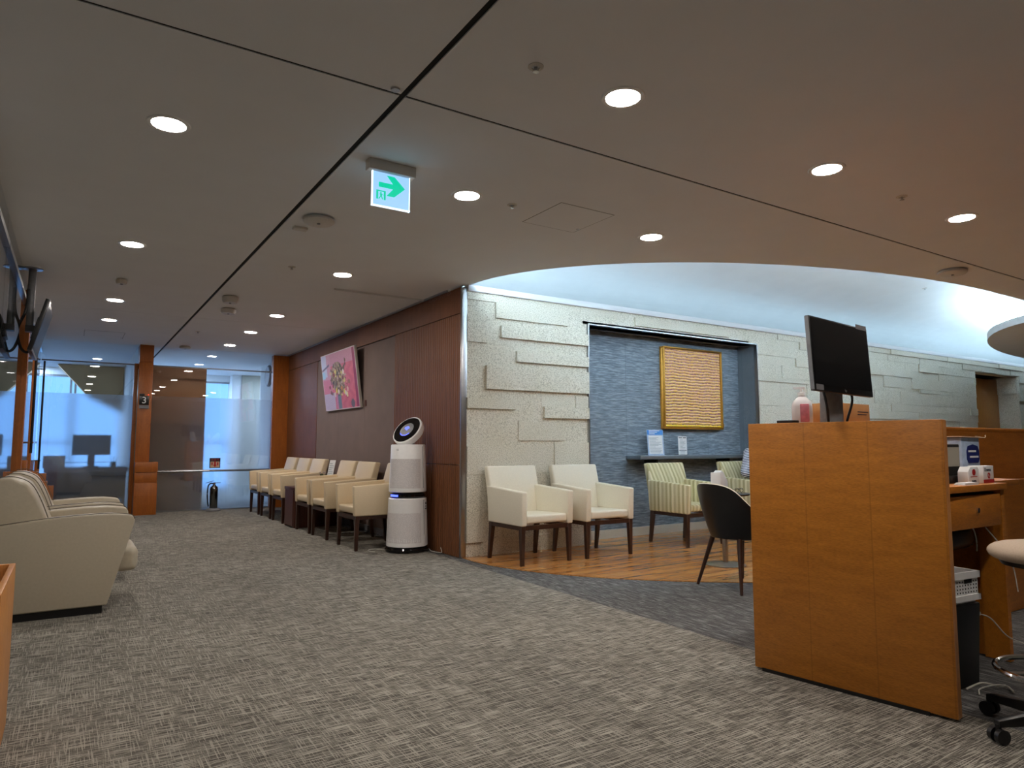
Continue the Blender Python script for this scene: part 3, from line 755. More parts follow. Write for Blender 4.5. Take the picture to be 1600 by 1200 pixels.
# --- sofa chairs (face +X)
def make_sofa():
    t = thing('sofa_chair', '', 'sofa chair')
    Wd = .76
    def side(y0, y1):
        bm = B()
        pts = [(-.40,.05),(.245,.05),(.388,.585),(.382,.612),(.36,.628),(.25,.642),(.10,.640),(-.10,.628),(-.30,.605),(-.41,.59)]
        prism(bm, pts, 'y', y0, y1); return bm
    for y0, y1 in ((0, .12), (Wd-.12, Wd)):
        a = obj('arm', side(y0, y1), 'sofa', t, bevel=.012, seg=3)
        bm = B(); e = y0+.006 if y0 == 0 else y1-.006
        tube(bm, [(-.40,e,.596),(-.30,e,.608),(-.10,e,.631),(.10,e,.643),(.25,e,.645),(.36,e,.631),(.386,e,.60)], .0025, 6); obj('piping', bm, 'seam', a)
    bm = B(); bx(bm, -.12, .425, .125, Wd-.125, .235, .40); obj('seat_cushion', bm, 'sofa', t, bevel=.045, seg=5)
    bm = B(); bx(bm, -.38, .25, .125, Wd-.125, .05, .235); obj('seat_base', bm, 'sofa', t, bevel=.01)
    bm = B(); prism(bm, [(-.02,.40),(-.14,.40),(-.42,.40),(-.43,.66),(-.41,.84),(-.37,.885),(-.30,.885),(-.22,.845),(-.16,.74),(-.10,.60)], 'y', .09, Wd-.09); bk = obj('back_cushion', bm, 'sofa', t, bevel=.02, seg=4)
    for y in (.10, Wd-.10):
        bm = B(); tube(bm, [(-.08,y,.56),(-.145,y,.74),(-.205,y,.85),(-.29,y,.893),(-.37,y,.893)], .003, 6); obj('piping', bm, 'seam', bk)
    bm = B(); bx(bm, -.37, .22, .02, Wd-.02, 0, .05); obj('plinth', bm, 'black', t)
    return t
so = make_sofa(); so.location = (0, 5.29, 0); so['label'] = 'taupe leather sofa chair nearest the camera at the left edge'; so['group'] = 'taupe sofa chairs along the left glass wall'
dup(so, (0, 6.33, 0), 0, 'taupe leather sofa chair behind the nearest one at the left glass wall', 'taupe sofa chairs along the left glass wall')

# --- black tub chair (faces +X)
t = thing('tub_chair', 'black tub chair with pale piping and dark splayed legs beside the counter', 'chair', (4.40, 3.59, 0), -.12)
def shell(bm, off, zlo=.385):
    N = 36; K = 7; rows = []
    for k in range(K+1):
        f = k/K; ring = []
        for i in range(N+1):
            u = -1+2*i/N; a = PI + u*PI*.62
            hgt = .80 - .235*(1/(1+math.exp(-(abs(u)-.49)*11)))
            rx = .225+.06*f+off; ry = .21+.095*math.sin(f*PI/2)+off
            x = rx*math.cos(a)*(1.0 if math.cos(a) < 0 else 1.15)+.02-.035*f*max(0, -math.cos(a)); y = ry*math.sin(a)
            ring.append(bm.verts.new((x, y, zlo+(hgt-zlo)*f)))
        rows.append(ring)
    return rows
bm = B(); O = shell(bm, 0); I = shell(bm, -.022, .45)
for Rr, fl in ((O, 0), (I, 1)):
    for a, b in zip(Rr, Rr[1:]):
        for i in range(len(a)-1): bm.faces.new([a[i], a[i+1], b[i+1], b[i]] if not fl else [b[i], b[i+1], a[i+1], a[i]])
for a, b in ((O[-1], I[-1]), (I[0], O[0])):
    for i in range(len(a)-1): bm.faces.new([a[i], a[i+1], b[i+1], b[i]])
for i in (0, -1):
    for k in range(len(O)-1): bm.faces.new([O[k][i], O[k+1][i], I[k+1][i], I[k][i]])
top = [((a.co+b.co)/2).copy() for a, b in zip(O[-1], I[-1])]
sh = obj('shell', bm, 'black', t, smooth=True)
bm = B(); tube(bm, top, .007, 6, smooth=False); obj('piping', bm, 'cream', sh, smooth=True)
bm = B(); lathe(bm, [(.0,.372),(.16,.374),(.196,.388),(.205,.42),(.20,.465),(0,.478)], 28, (.02,0,0), sx=1.05); obj('seat', bm, 'black', t, smooth=True)
for sx, sy in ((-1,-1),(-1,1),(1,-1),(1,1)):
    bm = B(); cyl(bm, (.03+sx*.15, sy*.14, .39), (.03+sx*.235, sy*.235, 0), .021, .011, 14); obj('leg', bm, 'legwood', t, smooth=True)

# --- round side table with dispenser and glasses
TX, TY, TZ = 5.08, 4.29, .655
t = thing('round_side_table', 'small round dark table partly hidden behind the black tub chair', 'table', (TX, TY, 0))
bm = B(); lathe(bm, [(0,TZ-.02),(.22,TZ-.02),(.23,TZ-.012),(.23,TZ-.004),(.225,TZ),(0,TZ)], 48); obj('table_top', bm, 'blackgloss', t, smooth=True)
bm = B(); cyl(bm, (0,0,.02), (0,0,TZ-.02), .025); obj('column', bm, 'steel', t)
bm = B(); lathe(bm, [(0,0.003),(.18,.003),(.18,.012),(.03,.03),(0,.03)], 32); obj('base', bm, 'steel', t, smooth=True)
t = thing('tissue_dispenser', 'white tissue dispenser with slanted top on the round side table', 'dispenser', (TX-.01, TY+.04, TZ), .2)
bm = B(); prism(bm, [(-.07,0),(.07,0),(.07,.11),(-.03,.185),(-.07,.185)], 'y', -.05, .05); obj('body', bm, 'white', t, bevel=.006)
bm = B(); prism(bm, [(-.045,.188),(-.01,.205),(.025,.185),(.072,.13),(.06,.115),(-.03,.18)], 'y', -.035, .035); obj('tissue', bm, 'paper', t, bevel=.006)
t = thing('eyeglasses', 'dark folded eyeglasses lying on the round side table', 'glasses', (TX+.14, TY-.06, TZ))
for s in (-1, 1):
    bm = B(); tube(bm, [(s*.032+.024*math.cos(a*PI/6), 0, .022+.02*math.sin(a*PI/6)) for a in range(12)], .0025, 6, False, True); obj('rim', bm, 'black', t)
bm = B(); tube(bm, [(-.055,0,.03),(-.05,.05,.03),(-.03,.09,.004)], .002, 6); tube(bm, [(.055,0,.03),(.05,.05,.03),(.03,.09,.004)], .002, 6); tube(bm, [(-.008,0,.028),(0,0,.032),(.008,0,.028)], .002, 6); obj('temples', bm, 'black', t)

# --- dark red side table in the corridor row and what stands on it
t = thing('side_table', 'dark red wooden box table between the corridor armchairs', 'table', (0,0,0))
bm = B(); bx(bm, 2.50, 3.08, 9.20, 9.68, .49, .53); obj('table_top', bm, 'redwood', t, bevel=.003)
for y0, y1 in ((9.20,9.24),(9.64,9.68)):
    bm = B(); bx(bm, 2.51, 3.08, y0, y1, 0, .49); obj('side_panel', bm, 'redwood', t, bevel=.002)
bm = B(); bx(bm, 2.50, 2.53, 9.24, 9.64, .02, .49); obj('front_panel', bm, 'redwood', t)
t = thing('leaflet_stand', 'tilted white leaflet stand on the dark red side table', 'leaflet', (2.99, 9.32, .53), -PI/2+.35)
Rm = Matrix.Rotation(-.22, 4, 'X')
bm = B(); bx(bm, -.06, .06, -.003, .003, .0, .36, Rm); obj('card', bm, 'paper', t)
bm = B()
for k in range(9): bx(bm, -.045, .045-.03*(k % 3 == 2), -.0045, -.003, .08+.028*k, .088+.028*k, Rm)
obj('printed_lines', bm, 'greyink', t)
bm = B(); bx(bm, -.06, .06, 0, .1, 0, .004); obj('foot', bm, 'white', t)
t = thing('flower_arrangement', 'tiny arrangement of green leaves and pale flowers beside the leaflet stand', 'flowers', (2.90, 9.27, .53))
bm = B(); lathe(bm, [(.03,0),(.045,.03),(.04,.09),(.03,.09)], 16); obj('pot', bm, 'offwhite', t, smooth=True)
bm = B()
for k in range(14):
    a = k*2.4; r = .03+.03*random.random(); tip = Vector((r*math.cos(a)*1.4, r*math.sin(a)*1.4, .15+.05*random.random())); b0 = Vector((r*.2*math.cos(a), r*.2*math.sin(a), .08))
    sd = Vector((-math.sin(a), math.cos(a), 0))*.012; m0 = (tip+b0)/2
    v = [bm.verts.new(p) for p in (b0, m0+sd, tip, m0-sd+Vector((0,0,.003)))]; bm.faces.new(v)
obj('leaves', bm, 'leaf', t)
bm = B()
for k in range(6):
    a = k*1.05; lathe(bm, [(0,-.012),(.012,-.004),(.012,.005),(0,.012)], 8, (.035*math.cos(a), .035*math.sin(a), .17+.02*(k % 2)))
obj('blossoms', bm, 'petal', t, smooth=True)

# ============================================================ AIR PURIFIER
PX, PY = 2.985, 6.66
t = thing('air_purifier', 'tall white two tier air purifier with tilted round head by the wooden wall', 'air purifier', (PX, PY, 0))
bm = B(); lathe(bm, [(0,0),(.205,0),(.222,.008),(.224,.03),(.21,.045),(0,.05)], 48); obj('base', bm, 'blackgloss', t, smooth=True)
def perf():
    tt = NT('perforated_white'); v = tt.n('TexVoronoi'); tt.l(tt.mapping((1,1,1)), v.inputs[0]); v.inputs['Scale'].default_value = 130
    sp = tt.n('SeparateXYZ'); tt.l(tt.tc.outputs['Object'], sp.inputs[0])
    f = tt.math('GREATER_THAN', v.outputs['Distance'], .38)
    tt.l(tt.mix(tt.math('MULTIPLY', f, .4), srgb(236,232,232), srgb(180,176,178)), tt.b.inputs['Base Color']); tt.b.inputs['Roughness'].default_value = .4
    return tt.m
M['perf'] = perf()
bm = B(); lathe(bm, [(0,.055),(.20,.055),(.214,.062),(.213,.12),(.198,.54),(.190,.548),(0,.55)], 56); lb_ = obj('lower_tower', bm, 'white', t, smooth=True)
bm = B(); lathe(bm, [(0,.545),(.16,.55),(.185,.565),(.185,.585),(.15,.60),(0,.605)], 48); ring = obj('air_outlet_ring', bm, 'blackgloss', t, smooth=True)
bm = B(); lathe(bm, [(0,.607),(.185,.607),(.195,.615),(.194,.66),(.178,1.09),(.172,1.098),(0,1.10)], 56); ub_ = obj('upper_tower', bm, 'white', t, smooth=True)
def curved_patch(bm, r0, r1, z0, z1, a0, a1, off=.0015, n=24):
    P = [[], []]
    for j, (r, z) in enumerate(((r0, z0), (r1, z1))):
        for i in range(n+1):
            a = a0+(a1-a0)*i/n; P[j].append([bm.verts.new(((r+o)*math.cos(a), (r+o)*math.sin(a), z)) for o in (off, -off)])
    for i in range(n):
        a, b, c, d = P[0][i], P[0][i+1], P[1][i+1], P[1][i]
        bm.faces.new([a[0], b[0], c[0], d[0]]); bm.faces.new([d[1], c[1], b[1], a[1]])
        bm.faces.new([a[0], a[1], b[1], b[0]]); bm.faces.new([d[0], c[0], c[1], d[1]])
    for q in (0, -1):
        a, d = P[0][q], P[1][q]; bm.faces.new([a[0], d[0], d[1], a[1]])
ca0 = math.atan2(-PY, -PX)   # towards the open corridor
bm = B(); curved_patch(bm, .212, .2035, .10, .40, ca0-1.25, ca0+.75); obj('perforated_grille', bm, 'perf', lb_, smooth=True)
bm = B(); curved_patch(bm, .193, .184, .65, .95, ca0-1.25, ca0+.75); obj('perforated_grille', bm, 'perf', ub_, smooth=True)
bm = B(); curved_patch(bm, .2105, .2003, .13, .53, ca0+.95, ca0+.985); obj('seam', bm, 'grey', lb_)
bm = B(); curved_patch(bm, .1935, .1795, .65, 1.08, ca0+.95, ca0+.985); obj('seam', bm, 'grey', ub_)
bm = B(); curved_patch(bm, .2030, .2003, .43, .515, ca0+1.02, ca0+1.3, .003); st = obj('sticker', bm, 'paper', lb_)
bm = B(); curved_patch(bm, .2048, .2040, .435, .445, ca0+1.05, ca0+1.27, .003); curved_patch(bm, .2042, .2028, .455, .47, ca0+1.1, ca0+1.2, .003); curved_patch(bm, .2040, .2012, .48, .505, ca0+1.1, ca0+1.22, .003); obj('printed_marks', bm, 'ink', st)
bm = B(); curved_patch(bm, .187, .187, .565, .585, ca0-1.15, ca0-.55, .002); obj('blue_light', bm, 'bluelight', ring)
d = Vector((-PX, -PY, 0)).normalized(); left = Vector((-d.y, d.x, 0))*-1 if False else Vector((d.y, -d.x, 0))
# image-left of the camera at this bearing
fw = Vector((math.sin(math.radians(32.75)), math.cos(math.radians(32.75)), 0)); rt = Vector((fw.y, -fw.x, 0)); left = -rt
aL = ca0 - .62
nv = Vector((math.cos(aL), math.sin(aL), 0)); rgt = Vector((-math.sin(aL), math.cos(aL), 0))
text('maker_mark', 'LG', .022, 'ink', ub_, face_mat(nv*.1845+Vector((0,0,1.045)), rgt, (0,0,1)))
# head
nh = (d*.62 + left*.52 + Vector((0,0,1))*.58).normalized()
Q = nh.to_track_quat('Z', 'Y').to_matrix().to_4x4(); Hc = Vector((.0,.0,1.235))
T = Matrix.Translation(Hc) @ Q
bm = B(); cyl(bm, (0,0,1.09), (0,0,1.17), .07, .06, 24); obj('neck', bm, 'grey', t, smooth=True)
bm = B(); lathe(bm, [(0,-.06),(.13,-.06),(.165,-.045),(.176,-.01),(.176,.022),(.170,.028),(0,.028)], 56, mat=T); hd = obj('fan_head', bm, 'white', t, smooth=True)
bm = B(); lathe(bm, [(0,.0285),(.158,.0285),(.160,.031),(0,.031)], 48, mat=T); obj('black_face', bm, 'blackgloss', hd, smooth=True)
bm = B(); lathe(bm, [(0,.0315),(.085,.0315),(.085,.033),(0,.033)], 40, mat=T); obj('display_disc', bm, 'silver', hd, smooth=True)
# display marks
up_l = (Q.to_3x3().inverted() @ Vector((0,0,1))); ang = math.atan2(up_l.y, up_l.x)
bm = B()
for k in range(16):
    a = ang+PI-.9+1.8*k/16; a2 = ang+PI-.9+1.8*(k+1)/16
    p = [(.076*math.cos(a), .076*math.sin(a), .0335), (.076*math.cos(a2), .076*math.sin(a2), .0335), (.083*math.cos(a2), .083*math.sin(a2), .0335), (.083*math.cos(a), .083*math.sin(a), .0335)]
    bm.faces.new([bm.verts.new(T @ Vector(v)) for v in p])
for ca_, cb_, r in ((.02,.02,.014),(.02,-.015,.010),(.035,.0,.008),(.0,.0,.009)):
    vx = ca_*math.cos(ang)-cb_*math.sin(ang); vy = ca_*math.sin(ang)+cb_*math.cos(ang)
    lathe(bm, [(0,.0335),(r,.0335),(r,.0345),(0,.0345)], 14, (vx, vy, 0), mat=T)
obj('blue_display', bm, 'bluelight', hd)
bm = B(); tube(bm, [(PX+.215,PY+.09,.010),(PX+.235,PY-.03,.008),(PX+.18,PY-.20,.008),(PX+.2,PY-.32,.008),(PX+.22,PY-.36,.012),(PX+.24,PY-.3,.05)], .004, 6); 
tag(obj('power_cord', bm, 'cable', smooth=True), 'thin white cord on the carpet right of the air purifier', 'cord')
bm = B(); tube(bm, [(PX-.19,PY+.15,.01),(PX-.30,PY+.22,.012),(PX-.36,PY+.16,.008),(PX-.33,PY+.05,.008)], .004, 6)
tag(obj('power_cord', bm, 'cable', smooth=True), 'thin white cord curling left of the air purifier', 'cord')

# ============================================================ WALL ART, CLOCK, SIGNS
def vc_mat(name, bumpy=0):
    tt = NT(name); at = tt.n('Attribute'); at.attribute_name = 'paint'
    nz = tt.noise(tt.mapping(), 60, 3)
    tt.l(tt.mix(.15, at.outputs['Color'], tt.ramp(nz, [(.3, (.2,.2,.2,1)), (.7, (.8,.8,.8,1))]), 'OVERLAY'), tt.b.inputs['Base Color'])
    tt.b.inputs['Roughness'].default_value = .45
    if bumpy: tt.bump(nz, bumpy, .01)
    return tt.m
def painted(name, fn, nx, ny, w, h, m, parent, mat4, depth=None):
    me = bpy.data.meshes.new(name); vs = []; fs = []
    for j in range(ny+1):
        for i in range(nx+1):
            z = depth(i/nx, j/ny) if depth and 0 < i < nx and 0 < j < ny else 0
            vs.append(mat4 @ Vector((w*(i/nx-.5), h*(j/ny-.5), z)))
    for j in range(ny):
        for i in range(nx): a = j*(nx+1)+i; fs.append((a, a+1, a+nx+2, a+nx+1))
    me.from_pydata(vs, [], fs); ca_ = me.color_attributes.new('paint', 'FLOAT_COLOR', 'CORNER')
    k = 0
    for j in range(ny):
        for i in range(nx):
            c = fn((i+.5)/nx, (j+.5)/ny)
            for _ in range(4): ca_.data[k].color = c; k += 1
    me.materials.append(m); o = bpy.data.objects.new(name, me); C.objects.link(o); o.parent = parent
    return o
# flower painting, leaning out at the top; u runs far -> near
rnd = random.Random(3)
blobs = []
for k in range(170):
    u = rnd.gauss(.47, .13); v = rnd.gauss(.50, .17)
    if not (.18 < u < .78 and .22 < v < .85): continue
    blobs.append((u, v, rnd.uniform(.008,.028), rnd.uniform(.012,.04), rnd.choice([(112,84,62),(150,128,84),(96,76,60),(186,156,112),(132,52,54),(84,88,62),(222,206,120),(150,110,80),(70,58,44),(200,170,150)])))
for u, v, c in ((.40,.33,(236,214,40)),(.46,.31,(240,226,200)),(.56,.36,(216,140,60)),(.35,.27,(226,200,190)),(.66,.27,(228,226,210)),(.70,.24,(236,226,170)),(.42,.66,(230,206,110)),(.36,.62,(150,40,36)),(.70,.47,(228,140,130)),(.64,.63,(244,230,216)),(.62,.30,(226,210,110)),(.72,.33,(235,190,180))):
    blobs.append((u, v, .022, .045, c))
def flowers(u, v):
    n = .5+.5*math.sin(u*37+math.sin(v*23)*2)
    c = (206+12*n, 96+14*n, 120+10*n)
    if v > .78: c = (204,140,164)
    if u < .28: c = (212,120,150) if v < .55 else (206,150,176)
    if u < .16 and v > .60: c = (198,200,230)
    if u < .10 and .58 < v < .70: c = (160,206,238)
    if v < .30 and u < .34: c = (196,180,212)
    if abs(v-(.72+.35*(u-.0))) < .018 and u < .25: c = (110,96,130)
    if .36 < u < .52 and v < .26: c = (112,122,140) if u > .42 else (206,120,160)
    if ((u-.47)/.19)**2+((v-.56)/.27)**2 < 1: c = (142,108,88) if math.sin(u*60+v*40) > 0 else (168,140,110)
    if ((u-.50)/.12)**2+((v-.40)/.14)**2 < 1: c = (112,90,66)
    if ((u-.83)/.05)**2+((v-.08)/.07)**2 < 1: c = (110,96,110)
    for bu, bv, a, b, cc in blobs:
        if ((u-bu)/a)**2+((v-bv)/b)**2 < 1: c = cc
    if u > .93: c = (150,30,84)
    if u < .012 or u > .988 or v < .012 or v > .988: c = (222,200,204)
    return srgb(*c)
t = thing('flower_painting', 'pink painting of a flower bouquet leaning out from the wooden wall', 'painting', (XW, 9.40, 2.0))
tilt = .13
# right (u) = -Y (towards camera), up tilted out to -X
AU = Vector((-math.sin(tilt), 0, math.cos(tilt))); AR = Vector((0,-1,0))
A4 = face_mat((-.085, 0, 0), AR, AU)
bm = B(); bx(bm, -.725, .725, -.415, .415, -.035, .0, A4); obj('canvas_frame', bm, 'offwhite', t, bevel=.004)
painted('canvas', flowers, 110, 80, 1.44, .82, vc_mat('flower_paint'), t, face_mat((-.0865-.001, 0, 0), AR, AU))
bm = B(); bx(bm, -.62, .62, -.36, .36, -.075, -.035, A4); obj('backing', bm, 'dark', t)
bm = B(); bx(bm, -.004, 0, -.86, -.80, -.40, -.32); 
t2 = tag(obj('name_plate', bm, 'redwood', loc=(XW, 9.40, 2.0)), 'small dark plate on the wall beside the flower painting', 'name plate')
# gold stripe painting
def stripes(u, v):
    r = rnd.random(); w = math.sin(v*2*PI*27 + .7*math.sin(u*9+v*5) + .5*math.sin(u*31)) 
    if w < -.74: c = rnd.choice([(96,40,80),(120,56,70),(80,50,110),(140,80,60),(150,70,120),(196,140,90)])
    elif w < -.1: c = rnd.choice([(232,180,140),(236,190,100),(236,186,160),(226,170,150)])
    else: c = rnd.choice([(240,196,90),(244,208,110),(242,214,150),(240,200,170),(246,206,90)])
    if v > .5+.2*math.sin(u*7) and r < .22: c = (222,168,150)
    if v < .03 and r < .6: c = (240,206,20)
    return srgb(*c)
t = thing('stripe_painting', 'square gold framed painting of wavy yellow and violet lines above the shelf', 'painting', (6.80, YW+.30, 1.82))
bm = B()
for q in ((-.545,.545,-.525,-.505),(-.545,.545,.505,.525),(-.545,-.525,-.505,.505),(.525,.545,-.505,.505)): bx(bm, q[0], q[1], -.075, 0, q[2], q[3])
obj('frame', bm, 'gold', t, bevel=.003)
bm = B(); bx(bm, -.52, .52, -.045, 0, -.50, .50); obj('canvas_block', bm, 'gold', t)
painted('canvas', stripes, 150, 150, 1.03, .99, vc_mat('stripe_paint', .4), t, face_mat((0,-.055,0), (1,0,0), (0,0,1)), depth=lambda u, v: .006*math.sin(v*2*PI*27+.7*math.sin(u*9+v*5)+.5*math.sin(u*31)))
bm = B(); bx(bm, .56, .64, -.006, 0, -.49, -.44, None); tag(obj('name_plate', bm, 'gold', loc=(6.80, YW+.30, 1.82)), 'small gold plate at the lower right of the gold framed painting', 'name plate')
# clock in the far room
t = thing('wall_clock', 'round white wall clock behind the top of the frosted glass', 'clock', (XW-.001, 13.85, 2.44), 0)
Rc = Matrix.Rotation(-PI/2, 4, 'Y') 
bm = B(); lathe(bm, [(.17,.0),(.21,.0),(.215,.02),(.19,.05),(.175,.045)], 40, mat=Rc); obj('rim', bm, 'grey', t, smooth=True)
bm = B(); lathe(bm, [(0,.0),(.175,.0),(.175,.02),(0,.02)], 40, mat=Rc); fc = obj('dial', bm, 'white', t, smooth=True)
bm = B(); bx(bm, -.024, -.021, -.006, .006, 0, .11); bx(bm, -.024, -.021, 0, .14, -.005, .005); obj('hand', bm, 'ink', fc)
# number 3 sign on the pillar
t = thing('room_number_sign', 'small black sign with white number 3 high on the pillar', 'sign', (.955, YG-.12, 1.80))
bm = B(); bx(bm, -.075, .065, -.012, 0, -.07, .075); bx(bm, -.075, .0, -.010, 0, .078, .11); obj('plate', bm, 'black', t, bevel=.002)
text('number', '3', .15, 'white', t, face_mat((-.005,-.0128,0), (1,0,0), (0,0,1)))
bm = B(); bx(bm, -.075, .065, -.010, 0, -.13, -.075); bx(bm, -.04, .065, -.03, -.01, -.13, -.11); obj('name_slot', bm, 'grey', t)
bm = B(); bx(bm, .05, .058, -.012, -.010, .09, .098); obj('red_indicator', bm, 'redlight', t)
# extinguisher sign on the glass
t = thing('extinguisher_sign', 'square extinguisher sign with red arrow on the frosted glass', 'sign', (2.06, YG-.004, .785))
bm = B(); bx(bm, -.085, .085, -.006, 0, -.085, .085); obj('board', bm, 'black', t, bevel=.002)
bm = B(); bx(bm, -.072, .072, -.008, -.006, -.075, .025); obj('white_field', bm, 'cardboard2', t)
bm = B(); prism(bm, [(-.014,.03),(.014,.03),(.014,-.03),(.032,-.03),(0,-.068),(-.032,-.03),(-.014,-.03)], 'y', -.010, -.0082)
for s in (-1, 1): prism(bm, [(s*.055,.012),(s*.035,.012),(s*.035,-.03),(s*.045,-.045),(s*.055,-.03)], 'y', -.010, -.0082)
obj('red_arrow', bm, 'redprint', t)
text('sign_text', '소화기', .045, 'redprint', t, face_mat((0,-.0085,.052), (1,0,0), (0,0,1)))
# fire extinguisher
t = thing('fire_extinguisher', 'polished metal fire extinguisher with black hose in front of frosted glass', 'fire extinguisher', (2.03, YG-.20, 0), .3)
bm = B(); lathe(bm, [(0,.045),(.055,.045),(.062,.055),(.062,.36),(.055,.395),(.03,.415),(.022,.43),(0,.43)], 28); obj('cylinder', bm, 'extinguisher', t, smooth=True)
bm = B(); lathe(bm, [(0,0),(.11,0),(.115,.02),(.10,.045),(.065,.05),(0,.05)], 28); obj('stand', bm, 'grey', t, smooth=True)
bm = B(); cyl(bm, (0,0,.425), (0,0,.47), .018); bx(bm, -.02, .13, -.01, .01, .452, .464, Matrix.Rotation(-.05, 4, 'Y')); bx(bm, -.02, .11, -.01, .01, .48, .49, Matrix.Translation((0,0,0)) @ Matrix.Rotation(-.25, 4, 'Y')); obj('valve_handle', bm, 'steel', t)
bm = B(); tube(bm, [(-.015,0,.45),(-.06,0,.455),(-.10,0,.41),(-.11,0,.28),(-.10,0,.15),(-.085,0,.08)], .011, 8); obj('hose', bm, 'black', t, smooth=True)

# ============================================================ RECESS SHELF AND LEAFLETS
SY0, SY1, SZ = 5.995, YW+.298, .965
t = thing('wall_shelf', 'long steel edged shelf across the grey recess', 'shelf', (5.66, SY1, SZ))
bm = B(); bx(bm, 0, RX1-5.66-.004, SY0-SY1, 0, -.045, 0); obj('shelf_board', bm, 'shelfmetal', t, bevel=.003)
bm = B(); bx(bm, .3, .33, SY0-SY1+.05, 0, -.14, -.045); bx(bm, 1.6, 1.63, SY0-SY1+.05, 0, -.14, -.045); obj('bracket', bm, 'dark', t)
def poster(name, label, loc, w, h, tiltx, rz, header, blue):
    t = thing(name, label, 'leaflet stand', loc, rz); Rm = Matrix.Rotation(tiltx, 4, 'X')
    bm = B(); bx(bm, -w/2, w/2, -.003, .003, 0, h, Rm); obj('card', bm, 'paleblue' if blue else 'paper', t)
    if blue:
        bm = B(); bx(bm, -w/2+.004, w/2-.004, -.005, -.003, h*.80, h-.006, Rm); obj('header_band', bm, 'blueprint', t)
        bm = B(); bx(bm, -w/2+.018, w/2-.018, -.0045, -.003, .02, h*.77, Rm); obj('white_field', bm, 'paper', t)
        bm = B()
        for k in range(3): bx(bm, -w/2+.03+.0*k, -w/2+.03+w*(.35+.15*k), -.0058, -.005, h*.83+.018*k, h*.83+.018*k+.008, Rm)
        obj('header_text', bm, 'paper', t)
    else:
        bm = B(); bx(bm, -w/2+.01, -.01, -.0045, -.003, h-.022, h-.012, Rm); bx(bm, .008, w/2-.01, -.0045, -.003, h-.022, h-.012, Rm); bx(bm, -w/2+.012, w/2-.012, -.0045, -.003, h*.24, h*.24+.008, Rm)
        obj('bold_text', bm, 'ink', t)
    bm = B(); r2 = random.Random(5)
    n = 15 if blue else 12
    for k in range(n):
        z = h*.05+(h*(.68 if blue else .82))*k/n; bx(bm, -w/2+.028, -w/2+.028+(w-.056)*r2.uniform(.45,1), -.0058, -.0045, z, z+.004, Rm)
    obj('printed_lines', bm, 'greyink', t)
    bm = B(); bx(bm, -w/2, w/2, -.02, .07, 0, .004); obj('acrylic_foot', bm, 'paleblue' if blue else 'black', t)
poster('leaflet_stand', 'large blue and white leaflet stand leaning on the recess shelf', (6.03, SY1-.14, SZ), .235, .315, -.10, -.18, True, True)
poster('leaflet_stand', 'small white notice stand on the recess shelf right of the blue one', (6.50, SY1-.13, SZ), .15, .235, -.03, 0, False, False)

# ============================================================ COUNTER STATION
t = thing('reception_counter', 'orange maple reception counter with tall end panel at right', 'counter', (0,0,0))
A = Vector((2.883, 2.27)); Bp = Vector((3.003, 1.405)); dd = (Bp-A).normalized(); nn = Vector((-dd.y, dd.x)); th = .046
EP = [A, Bp, Bp+nn*th, A+nn*th]
bm = B()
prism(bm, [(0,0), (0,-(Bp-A).length), (th,-(Bp-A).length), (th,0)], 'z', .012, 1.203)
ep = obj('end_panel', bm, 'counter', t, bevel=.003)
ep.location = (A.x, A.y, 0); ep.rotation_euler = (0, 0, math.atan2(dd.x, -dd.y))
bm = B(); L_ = (Bp-A).length; bx(bm, .003, th-.003, -L_-.0012, -L_+.0005, .014, 1.198); obj('edge_band', bm, 'edgewood', ep)
bm = B(); bx(bm, -.004, .004, -L_+.10, -.04, 0, .016); obj('plinth', bm, 'black', ep)
bm = B(); bx(bm, 2.95, 9.0, 2.25, 2.285, .0, 1.185); obj('back_panel', bm, 'counter2', t)
bm = B(); bx(bm, 3.25, 9.0, 2.25, 2.50, 1.185, 1.215); obj('ledge', bm, 'counter2', t, bevel=.003)
bm = B(); prism(bm, [(3.03,1.60),(4.10,1.62),(4.10,1.74),(4.62,1.76),(4.62,2.249),(3.03,2.249)], 'z', .868, .90); obj('desk_top', bm, 'counter2', t, bevel=.002)
bm = B(); bx(bm, 3.06, 4.04, 1.66, 2.2, .70, .855)
obj('drawer_carcass', bm, 'dark', t)
bm = B(); bx(bm, 3.06, 4.035, 1.628, 1.66, .690, .848); dr = obj('drawer', bm, 'counter2', t, bevel=.002)
bm = B(); cyl(bm, (3.78,1.629,.775), (3.78,1.620,.775), .013, seg=16); obj('lock', bm, 'chrome', dr)
bm = B(); bx(bm, 4.14, 6.5, 2.10, 2.13, 0, .86); obj('modesty_panel', bm, 'counter2', t)
bm = B(); bx(bm, 4.06, 4.095, 1.635, 1.75, 0, .868); bx(bm, 4.095, 4.13, 1.70, 2.249, 0, .868); obj('side_panel', bm, 'counter2', t)
# monitor
t = thing('computer_monitor', 'black computer monitor on a silver stand rising above the counter', 'monitor', (3.13, 1.895, .90))
mc = Vector((3.105, 1.885, 1.515)); yw, ti, ro = 1.48, .062, -.016
Xv = Vector((math.sin(yw), math.cos(yw), 0)); Zv = Vector((0,0,1)); Nv = Xv.cross(Zv); Zt = math.cos(ti)*Zv-math.sin(ti)*Nv
X2 = math.cos(ro)*Xv+math.sin(ro)*Zt; Z2 = -math.sin(ro)*Xv+math.cos(ro)*Zt
MM = face_mat(mc-Vector(t.location), X2, Z2)
w, h = .565, .350
bm = B(); bx(bm, -w/2, w/2, -h/2, h/2, -.022, 0, MM); bd = obj('bezel', bm, 'black', t, bevel=.003)
bm = B(); bx(bm, -w/2+.008, w/2-.008, -h/2+.028, h/2-.008, 0.0, .0012, MM); obj('screen', bm, 'screen', bd)
bm = B(); bx(bm, -w/2-.003, -w/2+.001, -h/2+.004, h/2-.004, -.020, -.002, MM); obj('side_trim', bm, 'silver', bd)
